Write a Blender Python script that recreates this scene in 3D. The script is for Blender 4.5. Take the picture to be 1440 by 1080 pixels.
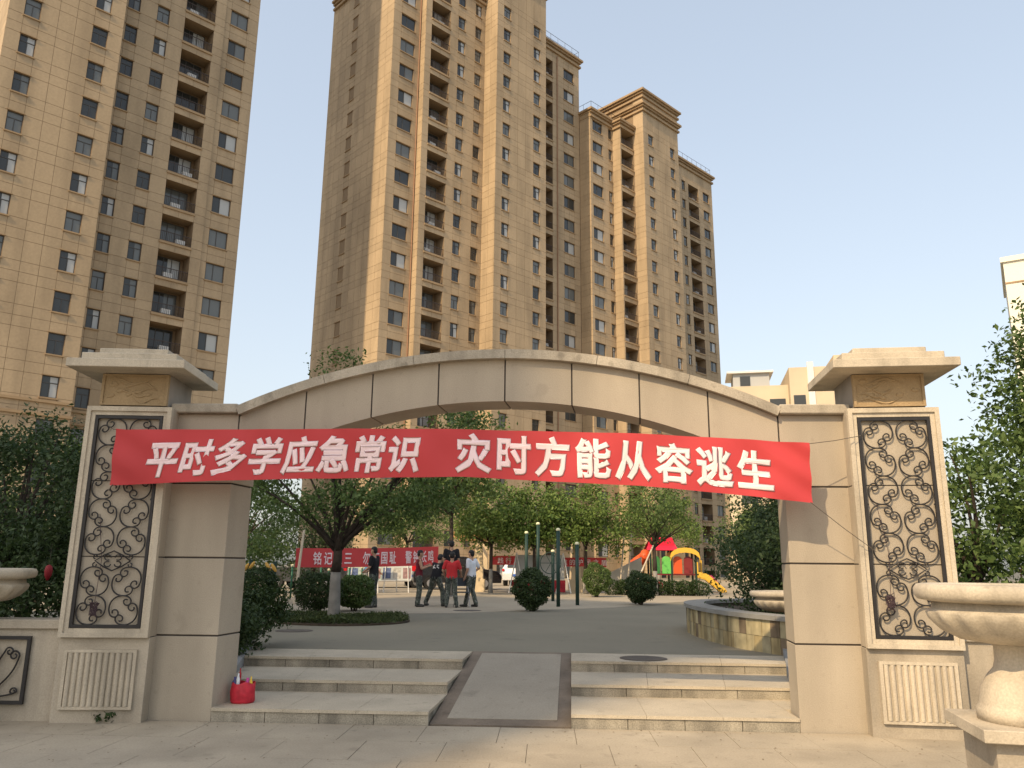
import bpy, bmesh, math, random
import numpy as np
from mathutils import Matrix, Vector
R = math.radians
rng = random.Random(7)
nrg = np.random.default_rng(11)
for o in list(bpy.data.objects): bpy.data.objects.remove(o)
scn = bpy.context.scene
col = scn.collection

# ---------------------------------------------------------------- camera
PAN, PITCH, ROLL, FPX = -0.0452, 0.2246, 0.0103, 1118.1
cam = bpy.data.cameras.new('camera'); camo = bpy.data.objects.new('camera', cam); col.objects.link(camo)
cam.sensor_width = 36; cam.lens = 36 * FPX / 1440; cam.clip_end = 3000; cam.clip_start = 0.05
fv = Vector((math.sin(PAN)*math.cos(PITCH), math.cos(PAN)*math.cos(PITCH), math.sin(PITCH)))
rv = Vector((math.cos(PAN), -math.sin(PAN), 0)); uvv = rv.cross(fv)
r2 = rv*math.cos(ROLL) + uvv*math.sin(ROLL); u2 = -rv*math.sin(ROLL) + uvv*math.cos(ROLL)
mw = Matrix((r2, u2, -fv)).transposed().to_4x4(); mw.translation = (0.486, -8.933, 1.65)
camo.matrix_world = mw
scn.camera = camo
# ---------------------------------------------------------------- light
SUN_AZ, SUN_EL = R(34), R(40)          # light travels towards +x*sin(az), +y*cos(az)
world = bpy.data.worlds.new('World'); scn.world = world; world.use_nodes = True
nt = world.node_tree; bg = nt.nodes['Background']
sky = nt.nodes.new('ShaderNodeTexSky'); sky.sky_type = 'NISHITA'; sky.sun_disc = False
sky.sun_elevation = SUN_EL; sky.sun_rotation = math.pi + SUN_AZ
sky.air_density = 1.2; sky.dust_density = 4.0; sky.ozone_density = 1.0; sky.altitude = 50
hs = nt.nodes.new('ShaderNodeHueSaturation'); hs.inputs['Saturation'].default_value = 0.86
gm = nt.nodes.new('ShaderNodeGamma'); gm.inputs[1].default_value = 0.52      # hazy air: evens out the sky's brightness
nt.links.new(sky.outputs[0], gm.inputs[0]); nt.links.new(gm.outputs[0], hs.inputs['Color']); nt.links.new(hs.outputs[0], bg.inputs[0])
hs.inputs['Value'].default_value = 1.95
bg.inputs[1].default_value = 0.15
sun = bpy.data.lights.new('sun', 'SUN'); sun.energy = 2.85; sun.angle = R(0.6); sun.color = (1, .76, .47)
suno = bpy.data.objects.new('sun', sun); col.objects.link(suno)
sd = Vector((math.sin(SUN_AZ)*math.cos(SUN_EL), math.cos(SUN_AZ)*math.cos(SUN_EL), -math.sin(SUN_EL)))
suno.rotation_euler = sd.to_track_quat('-Z', 'Y').to_euler()
scn.view_settings.view_transform = 'Standard'; scn.view_settings.look = 'None'
scn.view_settings.gamma = 1; scn.view_settings.exposure = 0.7
scn.render.engine = 'CYCLES'

# ---------------------------------------------------------------- materials
MATS = {}
def mat(name, c, rough=.85, noise=None, bump=0, spec=.3, metal=0, speck=None, stain=None, trans=0, spots=None, island=0):
    """noise=(scale,amount) soft tone change; speck=(scale,amount) fine grain; stain=(scale,amount) dark streak patches"""
    if name in MATS: return MATS[name]
    m = bpy.data.materials.new(name); m.use_nodes = True; n = m.node_tree; L = n.links
    b = n.nodes['Principled BSDF']; b.inputs['Roughness'].default_value = rough
    b.inputs['Specular IOR Level'].default_value = spec; b.inputs['Metallic'].default_value = metal
    tc = n.nodes.new('ShaderNodeTexCoord'); cur = None
    rgb = n.nodes.new('ShaderNodeRGB'); rgb.outputs[0].default_value = (*c, 1); cur = rgb.outputs[0]
    geo = n.nodes.new('ShaderNodeNewGeometry')
    def layer(scale, amt, lo, hi, stretch=None, detail=6):
        nonlocal cur
        tx = n.nodes.new('ShaderNodeTexNoise'); tx.inputs['Scale'].default_value = scale; tx.inputs['Detail'].default_value = detail
        src = geo.outputs['Position']
        if stretch:
            mp = n.nodes.new('ShaderNodeMapping'); mp.inputs['Scale'].default_value = stretch
            L.new(src, mp.inputs[0]); src = mp.outputs[0]
        L.new(src, tx.inputs['Vector'])
        mr = n.nodes.new('ShaderNodeMapRange'); mr.inputs[1].default_value = lo; mr.inputs[2].default_value = hi
        mr.inputs[3].default_value = 1 - amt; mr.inputs[4].default_value = 1 + amt*.5
        L.new(tx.outputs[0], mr.inputs[0])
        mx = n.nodes.new('ShaderNodeMix'); mx.data_type = 'RGBA'; mx.blend_type = 'MULTIPLY'; mx.inputs[0].default_value = 1
        L.new(cur, mx.inputs[6]); L.new(mr.outputs[0], mx.inputs[7]); cur = mx.outputs[2]
        return tx
    last = None
    if noise: last = layer(noise[0], noise[1], .3, .7)
    if stain: layer(stain[0], stain[1], .35, .55, (1, 1, .18))
    if speck: last = layer(speck[0], speck[1], .3, .7, None, 2)
    if spots:
        for sc_, am_ in ((spots[0], spots[1]), (spots[0]*3.7, spots[1]*.8)):
            tx = n.nodes.new('ShaderNodeTexNoise'); tx.inputs['Scale'].default_value = sc_; tx.inputs['Detail'].default_value = 3
            L.new(geo.outputs['Position'], tx.inputs['Vector'])
            mr = n.nodes.new('ShaderNodeMapRange'); mr.inputs[1].default_value = .63; mr.inputs[2].default_value = .72; mr.inputs[3].default_value = 1; mr.inputs[4].default_value = 1-am_
            L.new(tx.outputs[0], mr.inputs[0]); mx = n.nodes.new('ShaderNodeMix'); mx.data_type = 'RGBA'; mx.blend_type = 'MULTIPLY'; mx.inputs[0].default_value = 1
            L.new(cur, mx.inputs[6]); L.new(mr.outputs[0], mx.inputs[7]); cur = mx.outputs[2]
    if island:
        mr = n.nodes.new('ShaderNodeMapRange'); mr.inputs[3].default_value = 1-island; mr.inputs[4].default_value = 1+island
        L.new(geo.outputs['Random Per Island'], mr.inputs[0]); mx = n.nodes.new('ShaderNodeMix'); mx.data_type = 'RGBA'; mx.blend_type = 'MULTIPLY'; mx.inputs[0].default_value = 1
        L.new(cur, mx.inputs[6]); L.new(mr.outputs[0], mx.inputs[7]); cur = mx.outputs[2]
    L.new(cur, b.inputs['Base Color'])
    if bump and last:
        bp = n.nodes.new('ShaderNodeBump'); bp.inputs['Strength'].default_value = bump; bp.inputs['Distance'].default_value = .02
        L.new(last.outputs[0], bp.inputs['Height']); L.new(bp.outputs[0], b.inputs['Normal'])
    if trans:
        t = n.nodes.new('ShaderNodeBsdfTranslucent'); L.new(cur, t.inputs['Color'])
        ms = n.nodes.new('ShaderNodeMixShader'); ms.inputs[0].default_value = trans
        L.new(b.outputs[0], ms.inputs[1]); L.new(t.outputs[0], ms.inputs[2])
        L.new(ms.outputs[0], n.nodes['Material Output'].inputs[0])
    MATS[name] = m; return m

def leafmat(name, c1, c2, trans=.3):
    if name in MATS: return MATS[name]
    m = bpy.data.materials.new(name); m.use_nodes = True; n = m.node_tree; L = n.links
    b = n.nodes['Principled BSDF']; b.inputs['Roughness'].default_value = .55; b.inputs['Specular IOR Level'].default_value = .35
    g = n.nodes.new('ShaderNodeNewGeometry'); mx = n.nodes.new('ShaderNodeMix'); mx.data_type = 'RGBA'
    mx.inputs[6].default_value = (*c1, 1); mx.inputs[7].default_value = (*c2, 1)
    L.new(g.outputs['Random Per Island'], mx.inputs[0]); L.new(mx.outputs[2], b.inputs['Base Color'])
    t = n.nodes.new('ShaderNodeBsdfTranslucent'); L.new(mx.outputs[2], t.inputs['Color'])
    ms = n.nodes.new('ShaderNodeMixShader'); ms.inputs[0].default_value = trans
    L.new(b.outputs[0], ms.inputs[1]); L.new(t.outputs[0], ms.inputs[2]); L.new(ms.outputs[0], n.nodes['Material Output'].inputs[0])
    MATS[name] = m; return m

def glassmat(name, c, rough=.06):
    return mat(name, c, rough=rough, spec=.5)

STONE = mat('beige_stone', (.40, .345, .268), .8, (.9, .10), .1, stain=(1.6, .10), speck=(90, .10), spots=(3.5, .10))
COPING = mat('coping_stone', (.38, .335, .265), .85, (2.2, .26), .2, stain=(5, .2), speck=(60, .15), spots=(5, .25))
FRAMEST = mat('cream_granite', (.50, .435, .335), .75, (2, .12), .12, stain=(4, .16), speck=(70, .14), spots=(6, .14))
SANDST = mat('carved_sandstone', (.38, .275, .155), .85, (4, .15), .3, speck=(70, .12))
JOINT = mat('joint_sealant', (.055, .045, .038), .7)
BASEST = mat('base_stone', (.385, .335, .262), .85, (1.5, .2), .15, stain=(2.5, .25), speck=(70, .12))
IRON = mat('black_iron', (.022, .02, .02), .5, (20, .2), spec=.4)
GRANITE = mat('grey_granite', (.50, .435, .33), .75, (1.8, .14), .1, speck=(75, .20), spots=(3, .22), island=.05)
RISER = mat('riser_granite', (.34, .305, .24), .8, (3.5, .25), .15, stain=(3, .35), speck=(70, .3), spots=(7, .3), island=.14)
RAMPM = mat('ramp_stone', (.345, .305, .24), .8, (1.4, .11), .08, speck=(60, .14), spots=(2.2, .16))
BORDER = mat('brown_border_stone', (.20, .16, .12), .8, (2.5, .3), .1, speck=(70, .15), spots=(4, .3))
PAVE = mat('pavement_concrete', (.385, .33, .248), .85, (.9, .16), .12, stain=(1.1, .12), speck=(55, .12), spots=(2.1, .2), island=.05)
PLAZA = mat('plaza_paving', (.225, .205, .155), .85, (.35, .14), .08, speck=(40, .1), spots=(.9, .15))
SOIL = mat('soil', (.07, .052, .035), .95, (4, .4), .5)
TAN = mat('tan_cladding', (.425, .322, .205), .8, (.12, .12), .05, stain=(.7, .14), speck=(6, .07), island=.06)
TAN_JOINT_SHADE = mat('tan_joint_and_shade', (.25, .18, .11), .9)  # dark cladding joints; also the painted shade inside balcony recesses
TRIM = mat('tan_trim', (.36, .255, .15), .85, (.8, .15))
GLASS = glassmat('window_glass_dark', (.04, .043, .042))
GLASS2 = glassmat('window_glass_blue', (.13, .14, .138), .1)
CURT = glassmat('window_glass_curtain', (.42, .43, .42), .25)
WFRAME = mat('window_frame_bronze', (.075, .07, .065), .5)
RAIL = mat('balcony_rail', (.06, .045, .04), .6)
WHITE = mat('white_paint', (.72, .71, .68), .5, (5, .08))
BARK = mat('bark', (.055, .042, .032), .95, (9, .4), .6)
BARKW = mat('limewashed_bark', (.23, .215, .19), .95, (6, .25), .5)
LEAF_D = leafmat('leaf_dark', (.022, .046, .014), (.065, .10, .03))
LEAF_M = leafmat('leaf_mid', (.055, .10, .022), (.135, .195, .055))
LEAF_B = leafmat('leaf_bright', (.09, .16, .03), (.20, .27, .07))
LEAF_R = leafmat('leaf_dry_red', (.10, .045, .03), (.16, .085, .05))
GRASS = leafmat('grass_blade', (.035, .06, .015), (.09, .11, .035))
RED = mat('banner_red', (.60, .065, .07), .65, (2, .06), trans=.22)
LETTER = mat('banner_letter', (.86, .66, .66), .7)
ROPE = mat('rope', (.12, .10, .08), .9)

# ---------------------------------------------------------------- mesh helpers
class MB:
    def __init__(s): s.v = []; s.f = []; s.m = []
    def add(s, vs, fs, mi=0):
        k = len(s.v); s.v += [tuple(p) for p in vs]
        for f in fs: s.f.append(tuple(i + k for i in f)); s.m.append(mi)
    def quad(s, a, b, c, d, mi=0): s.add([a, b, c, d], [(0, 1, 2, 3)], mi)
    def box(s, x0, x1, y0, y1, z0, z1, mi=0):
        s.add([(x0,y0,z0),(x1,y0,z0),(x1,y1,z0),(x0,y1,z0),(x0,y0,z1),(x1,y0,z1),(x1,y1,z1),(x0,y1,z1)],
              [(0,3,2,1),(4,5,6,7),(0,1,5,4),(1,2,6,5),(2,3,7,6),(3,0,4,7)], mi)
    def prism(s, poly, z0, z1, mi=0):
        n = len(poly)
        zz0 = z0 if callable(z0) else (lambda x, y: z0); zz1 = z1 if callable(z1) else (lambda x, y: z1)
        vs = [(x, y, zz0(x, y)) for x, y in poly] + [(x, y, zz1(x, y)) for x, y in poly]
        fs = [tuple(range(n-1, -1, -1)), tuple(range(n, 2*n))] + [(i, (i+1) % n, n+(i+1) % n, n+i) for i in range(n)]
        s.add(vs, fs, mi)
    def prism_y(s, poly, y0, y1, mi=0):          # polygon in x,z pushed along y
        n = len(poly); vs = [(x, y0, z) for x, z in poly] + [(x, y1, z) for x, z in poly]
        s.add(vs, [tuple(range(n)), tuple(range(2*n-1, n-1, -1))] + [(i, n+i, n+(i+1) % n, (i+1) % n) for i in range(n)], mi)
    def tube(s, pts, rad, n=6, mi=0, cap=True):
        pts = [Vector(p) for p in pts]; k = len(s.v); m = len(pts)
        rads = rad if hasattr(rad, '__len__') else [rad]*m
        ref = None
        for i, p in enumerate(pts):
            t = (pts[min(i+1, m-1)] - pts[max(i-1, 0)]).normalized()
            if ref is None: ref = t.orthogonal().normalized()
            ref = (ref - t*ref.dot(t))
            ref = ref.normalized() if ref.length > 1e-6 else t.orthogonal().normalized()
            bn = t.cross(ref)
            for j in range(n):
                a = 2*math.pi*j/n; s.v.append(tuple(p + (ref*math.cos(a) + bn*math.sin(a))*rads[i]))
        for i in range(m-1):
            for j in range(n):
                s.f.append((k+i*n+j, k+i*n+(j+1) % n, k+(i+1)*n+(j+1) % n, k+(i+1)*n+j)); s.m.append(mi)
        if cap:
            s.f.append(tuple(k+j for j in range(n-1, -1, -1))); s.m.append(mi)
            s.f.append(tuple(k+(m-1)*n+j for j in range(n))); s.m.append(mi)
    def lathe(s, prof, n=24, c=(0, 0), mi=0, flute=0, nf=16):
        k = len(s.v); m = len(prof)
        for q in prof:
            r, z = q[0], q[1]; fl = q[2] if len(q) > 2 else 0
            for j in range(n):
                a = 2*math.pi*j/n; rr = r*(1 + fl*flute*math.cos(nf*a))
                s.v.append((c[0]+rr*math.cos(a), c[1]+rr*math.sin(a), z))
        for i in range(m-1):
            for j in range(n): s.f.append((k+i*n+j, k+i*n+(j+1) % n, k+(i+1)*n+(j+1) % n, k+(i+1)*n+j)); s.m.append(mi)
        s.f.append(tuple(k+j for j in range(n-1, -1, -1))); s.m.append(mi)
        s.f.append(tuple(k+(m-1)*n+j for j in range(n))); s.m.append(mi)
    def ell(s, c, r, nu=12, nv=8, mi=0, rot=None):
        k = len(s.v)
        for i in range(nv+1):
            t = math.pi*i/nv
            for j in range(nu):
                a = 2*math.pi*j/nu; p = Vector((r[0]*math.sin(t)*math.cos(a), r[1]*math.sin(t)*math.sin(a), r[2]*math.cos(t)))
                if rot is not None: p = rot @ p
                s.v.append((c[0]+p.x, c[1]+p.y, c[2]+p.z))
        for i in range(nv):
            for j in range(nu): s.f.append((k+i*nu+j, k+(i+1)*nu+j, k+(i+1)*nu+(j+1) % nu, k+i*nu+(j+1) % nu)); s.m.append(mi)
    def mesh(s, name, mats, smooth=False, bevel=0):
        me = bpy.data.meshes.new(name); me.from_pydata(s.v, [], s.f)
        for m in (mats if isinstance(mats, (list, tuple)) else [mats]): me.materials.append(m)
        me.polygons.foreach_set('material_index', s.m)
        if smooth: me.polygons.foreach_set('use_smooth', [True]*len(s.f))
        if bevel:
            bm = bmesh.new(); bm.from_mesh(me); bmesh.ops.bevel(bm, geom=list(bm.edges), offset=bevel, segments=1, affect='EDGES', clamp_overlap=True)
            bm.to_mesh(me); bm.free()
        me.update(); return me
    def build(s, name, mats, parent=None, smooth=False, bevel=0, loc=None, rz=0):
        return link(name, s.mesh(name, mats, smooth, bevel), parent, loc, rz)

def link(name, me, parent=None, loc=None, rz=0):
    o = bpy.data.objects.new(name, me); col.objects.link(o); o.parent = parent
    if loc: o.location = loc
    if rz: o.rotation_euler = (0, 0, rz)
    return o
def tag(o, label=None, cat=None, group=None, kind=None):
    if label: o['label'] = label
    if cat: o['category'] = cat
    if group: o['group'] = group
    if kind: o['kind'] = kind
    return o
def thing(name, label, cat, loc=(0, 0, 0), rz=0, group=None):
    return tag(link(name, None, None, loc, rz), label, cat, group)
def struct(name, mb, mats): return tag(mb.build(name, mats), kind='structure')
def copy_tree(o, parent=None):
    c = o.copy(); col.objects.link(c); c.parent = parent
    for ch in list(o.children): copy_tree(ch, c)
    return c

# ================================================================ GROUND
PZ = .405; RH = .135
m = MB(); m.box(-700, 700, -600, 900, -.6, -.06); struct('ground', m, mat('far_ground', (.16, .15, .12), .95, (.05, .3)))
m = MB(); m.box(-60, 60, -60, -.02, -.058, -.012); m.box(-60, -5.2, -.02, 3.6, -.058, -.012); m.box(5.2, 60, -.02, 3.6, -.058, -.012); struct('street', m, PAVE)
m = MB(); m.box(-70, 70, 3.42, 130, -.05, PZ); struct('plaza', m, PLAZA)
m = MB(); m.prism([(-30, 10.8), (-5.5, 11.6), (-2, 12.9), (2.6, 17), (5.2, 21.5), (9, 26), (30, 31), (30, 75), (-30, 75)], PZ-.02, PZ+.004); struct('court_paving', m, mat('court_concrete', (.36, .31, .235), .85, (.4, .12), .08, speck=(40, .1), spots=(1.1, .15)))
for sx in (-1, 1):
    m = MB(); x0, x1 = sorted((sx*4.0, sx*30)); m.box(x0, x1, .25, 3.40, -.05, .37); struct('garden_soil', m, SOIL)
# pavement slabs
pv = tag(link('pavement', MB().mesh('pavement', PAVE)), kind='structure')
mm = MB(); mm.box(-60, 60, -3.2, -.02, -.0115, -.009); bd = mm.build('bedding', mat('bedding_grey', (.2, .17, .125), .9), pv)
SL = .77; x = -7.7; i = 0
slabm = {}
for r_ in range(4):
    for c_ in range(20):
        xa = -7.7 + c_*SL + (.3 if r_ % 2 else 0); ya = -.03 - (r_+1)*SL
        mm = MB(); mm.box(.0028, SL-.0028, .0028, SL-.0028, -.0085, rng.uniform(-.0015, .0015))
        mm.build('paving_slab', PAVE, pv, loc=(xa, ya, 0))

# ================================================================ STEPS
steps = tag(link('steps', MB().mesh('steps', GRANITE)), kind='structure')
def xin(side, y): return (-.765 + .045*y) if side < 0 else (.738 + .03*y)
def xout(side, y): return side*(3.107 + .25*max(0, y))
Y_ = [0, 1.2, 2.4, 3.4]
for side in (-1, 1):
    for i in range(3):
        y0, y1 = Y_[i], Y_[i+1]; z1 = RH*(i+1); z0 = RH*i
        yl = y1 + (.06 if i < 2 else 0)
        ins = 3.107 if i == 0 else abs(xout(side, y0))
        # core
        m = MB(); a, b = xin(side, y0)+side*.02, side*(ins+.2)
        p = [(a, y0+.05), (b, y0+.05), (b, yl), (xin(side, yl)+side*.02, yl)]
        m.prism(p if side > 0 else p[::-1], z0-.02, z1-.034); m.build('core', RISER, steps)
        # risers
        n = 4 if i < 2 else 5; xa, xb = xin(side, y0), side*ins
        for k in range(n):
            q0 = xa + (xb-xa)*k/n; q1 = xa + (xb-xa)*(k+1)/n; g = .004*side
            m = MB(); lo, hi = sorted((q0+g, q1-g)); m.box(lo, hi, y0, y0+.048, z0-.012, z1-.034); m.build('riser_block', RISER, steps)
        # treads
        n = 3
        for k in range(n):
            def ed(t, y): return xin(side, y) + (side*((ins+.12+.25*(y-y0)) if i else 3.104) - xin(side, y))*t
            g = .002*side; f0, f1 = k/n, (k+1)/n; ya = y0-.015; yb = yl-.003
            p = [(ed(f0, ya)+g, ya), (ed(f1, ya)-g, ya), (ed(f1, yb)-g, yb), (ed(f0, yb)+g, yb)]
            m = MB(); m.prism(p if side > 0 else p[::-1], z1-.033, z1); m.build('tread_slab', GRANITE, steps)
    m = MB(); p = [(side*3.108, .53), (side*3.45, .53), (side*3.45, 1.25), (side*3.108, 1.25)]; m.prism(p if side > 0 else p[::-1], RH-.033, RH); m.build('tread_slab', GRANITE, steps)
# ramp
rp = tag(link('ramp', MB().mesh('ramp', RAMPM)), kind='structure')
def rz_(x, y): return max(-.03, (y-.06)/3.36*PZ)
m = MB(); a0, a1, b0, b1 = xin(-1, .05), xin(1, .05), xin(-1, 3.42), xin(1, 3.42)
m.prism([(a0, .06), (a1, .06), (b1, 3.42), (b0, 3.42)], -.03, lambda x, y: rz_(x, y)); m.build('border_slab', BORDER, rp)
def ri(t, y): return xin(-1, y) + (xin(1, y)-xin(-1, y))*t
for k in range(1):
    ya, yb = .26, 3.3
    m = MB(); m.prism([(ri(.105, ya), ya), (ri(.9, ya), ya), (ri(.9, yb), yb), (ri(.105, yb), yb)], lambda x, y: rz_(x, y)+.001, lambda x, y: rz_(x, y)+.006)
    m.build('ramp_slab', RAMPM, rp)
# sloped kerbs beside the steps
for side, lab in ((-1, 'sloping grey stone kerb beside the steps with the red bag'), (1, 'sloping grey stone kerb between the steps and the curved planter')):
    m = MB(); p = [(side*3.2, .52), (side*3.42, .52), (side*4.16, 3.42), (side*3.93, 3.42)]
    m.prism(p if side > 0 else p[::-1], -.02, lambda x, y: .26 + (y-.5)*.085)
    tag(m.build('stone_kerb', mat('kerb_grey', (.25, .25, .245), .8, (3, .2), .1, speck=(60, .15)), None), lab, 'kerb')

# ================================================================ GATE
gate = thing('entrance_gate', 'beige stone arched entrance gate spanning the steps and ramp', 'gate')
GD = .5; G_ = .009
ZC = [0, .87, 1.703, 2.53, 3.335]
m = MB()
for sx in (-1, 1):
    x0, x1 = sorted((sx*3.118, sx*3.84)); m.box(x0, x1, .012, GD-.012, -.02, 3.33)
def arcz(x, cz, r): return cz + math.sqrt(r*r - x*x)
NA = 40
top = [(-3.10+6.2*k/NA, arcz(-3.10+6.2*k/NA, -3.379, 7.35)) for k in range(NA+1)]
bot = [(-3.10+6.2*k/NA, arcz(-3.10+6.2*k/NA, -2.7506, 6.252)) for k in range(NA+1)]
for k in range(NA): m.prism_y([bot[k], bot[k+1], top[k+1], top[k]], .012, GD-.012)
m.build('core', JOINT, gate)
for sx in (-1, 1):
    for i in range(4):
        x0, x1 = sorted((sx*(3.107 if i < 3 else 3.089), sx*3.845))
        m = MB(); m.box(x0, x1, 0, GD, ZC[i]+(G_ if i else -.02), ZC[i+1]-(G_ if i < 3 else .002)); m.build('stone_block', STONE, gate, bevel=.004)
    x0, x1 = sorted((sx*3.083, sx*3.86))
    m = MB(); m.box(x0, x1, -.085, GD+.085, 3.335, 3.443); m.build('coping', COPING, gate, bevel=.012)
for i in range(8):
    xa = -3.08 + .77*i + G_; xb = xa + .77 - 2*G_; n = 8; m = MB()
    tp = [(xa+(xb-xa)*k/n, arcz(xa+(xb-xa)*k/n, -3.379, 7.358)) for k in range(n+1)]
    bt = [(xa+(xb-xa)*k/n, arcz(xa+(xb-xa)*k/n, -2.7506, 6.241)) for k in range(n+1)]
    vs = [(x, 0, z) for x, z in bt] + [(x, 0, z) for x, z in tp] + [(x, GD, z) for x, z in bt] + [(x, GD, z) for x, z in tp]; q = n+1
    fs = []
    for k in range(n):
        fs += [(k, k+1, q+k+1, q+k), (2*q+k+1, 2*q+k, 3*q+k, 3*q+k+1), (k+1, k, 2*q+k, 2*q+k+1), (q+k, q+k+1, 3*q+k+1, 3*q+k)]
    fs += [(0, q, 3*q, 2*q), (n, 2*q+n, 3*q+n, q+n)]
    m.add(vs, fs); m.build('arch_panel', STONE, gate)
nseg = 6
for i in range(nseg):
    A = math.asin(3.083/7.41); a0 = -A + 2*A*i/nseg + .0004; a1 = -A + 2*A*(i+1)/nseg - .0004; n = 8; m = MB(); vs = []; fs = []
    for k in range(n+1):
        a = a0 + (a1-a0)*k/n
        for rr, y in ((7.36, -.085), (7.36, GD+.085), (7.466, GD+.085), (7.466, -.085)): vs.append((rr*math.sin(a), y, -3.379+rr*math.cos(a)))
    for k in range(n):
        for j in range(4): fs.append((4*k+j, 4*k+(j+1) % 4, 4*k+4+(j+1) % 4, 4*k+4+j))
    fs += [(3, 2, 1, 0), (4*n, 4*n+1, 4*n+2, 4*n+3)]
    m.add(vs, fs); m.build('arch_coping', COPING, gate)

# the gate's back stands a little to one side of its front
for ch_ in gate.children:
    co = np.empty(len(ch_.data.vertices)*3); ch_.data.vertices.foreach_get('co', co); co = co.reshape(-1, 3); co[:, 0] += .11*np.clip(co[:, 1], 0, 1); ch_.data.vertices.foreach_set('co', co.ravel()); ch_.data.update()
# scroll: one C with two curled ends, ring radius RR, centred on ring centre, middle of the C pointing to +x
def half_scroll(RR, turn_end, rmin, arc):
    pts = [(RR, 0.0)]; x, z, h = RR, 0.0, math.pi/2; ds = .008; turned = 0
    while turned < turn_end:
        if turned < arc: kx = 1/RR
        else:
            t = (turned-arc)/(turn_end-arc); kx = 1/(.056 + (rmin-.056)*t)
        h += kx*ds; turned += kx*ds; x += math.cos(h)*ds; z += math.sin(h)*ds; pts.append((x, z))
    return pts
def scroll_mesh(RR=.162):
    p = half_scroll(RR, R(430), .022, R(62))
    pts = [(x, 0, -z) for x, z in p[::-1]][:-1] + [(x, 0, z) for x, z in p]
    pts = pts[::2] if len(pts) % 2 else pts[::2] + [pts[-1]]
    m = MB(); m.tube(pts, .0085, 5); return m.mesh('scroll', IRON, True)
SCROLL = scroll_mesh()

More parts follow.
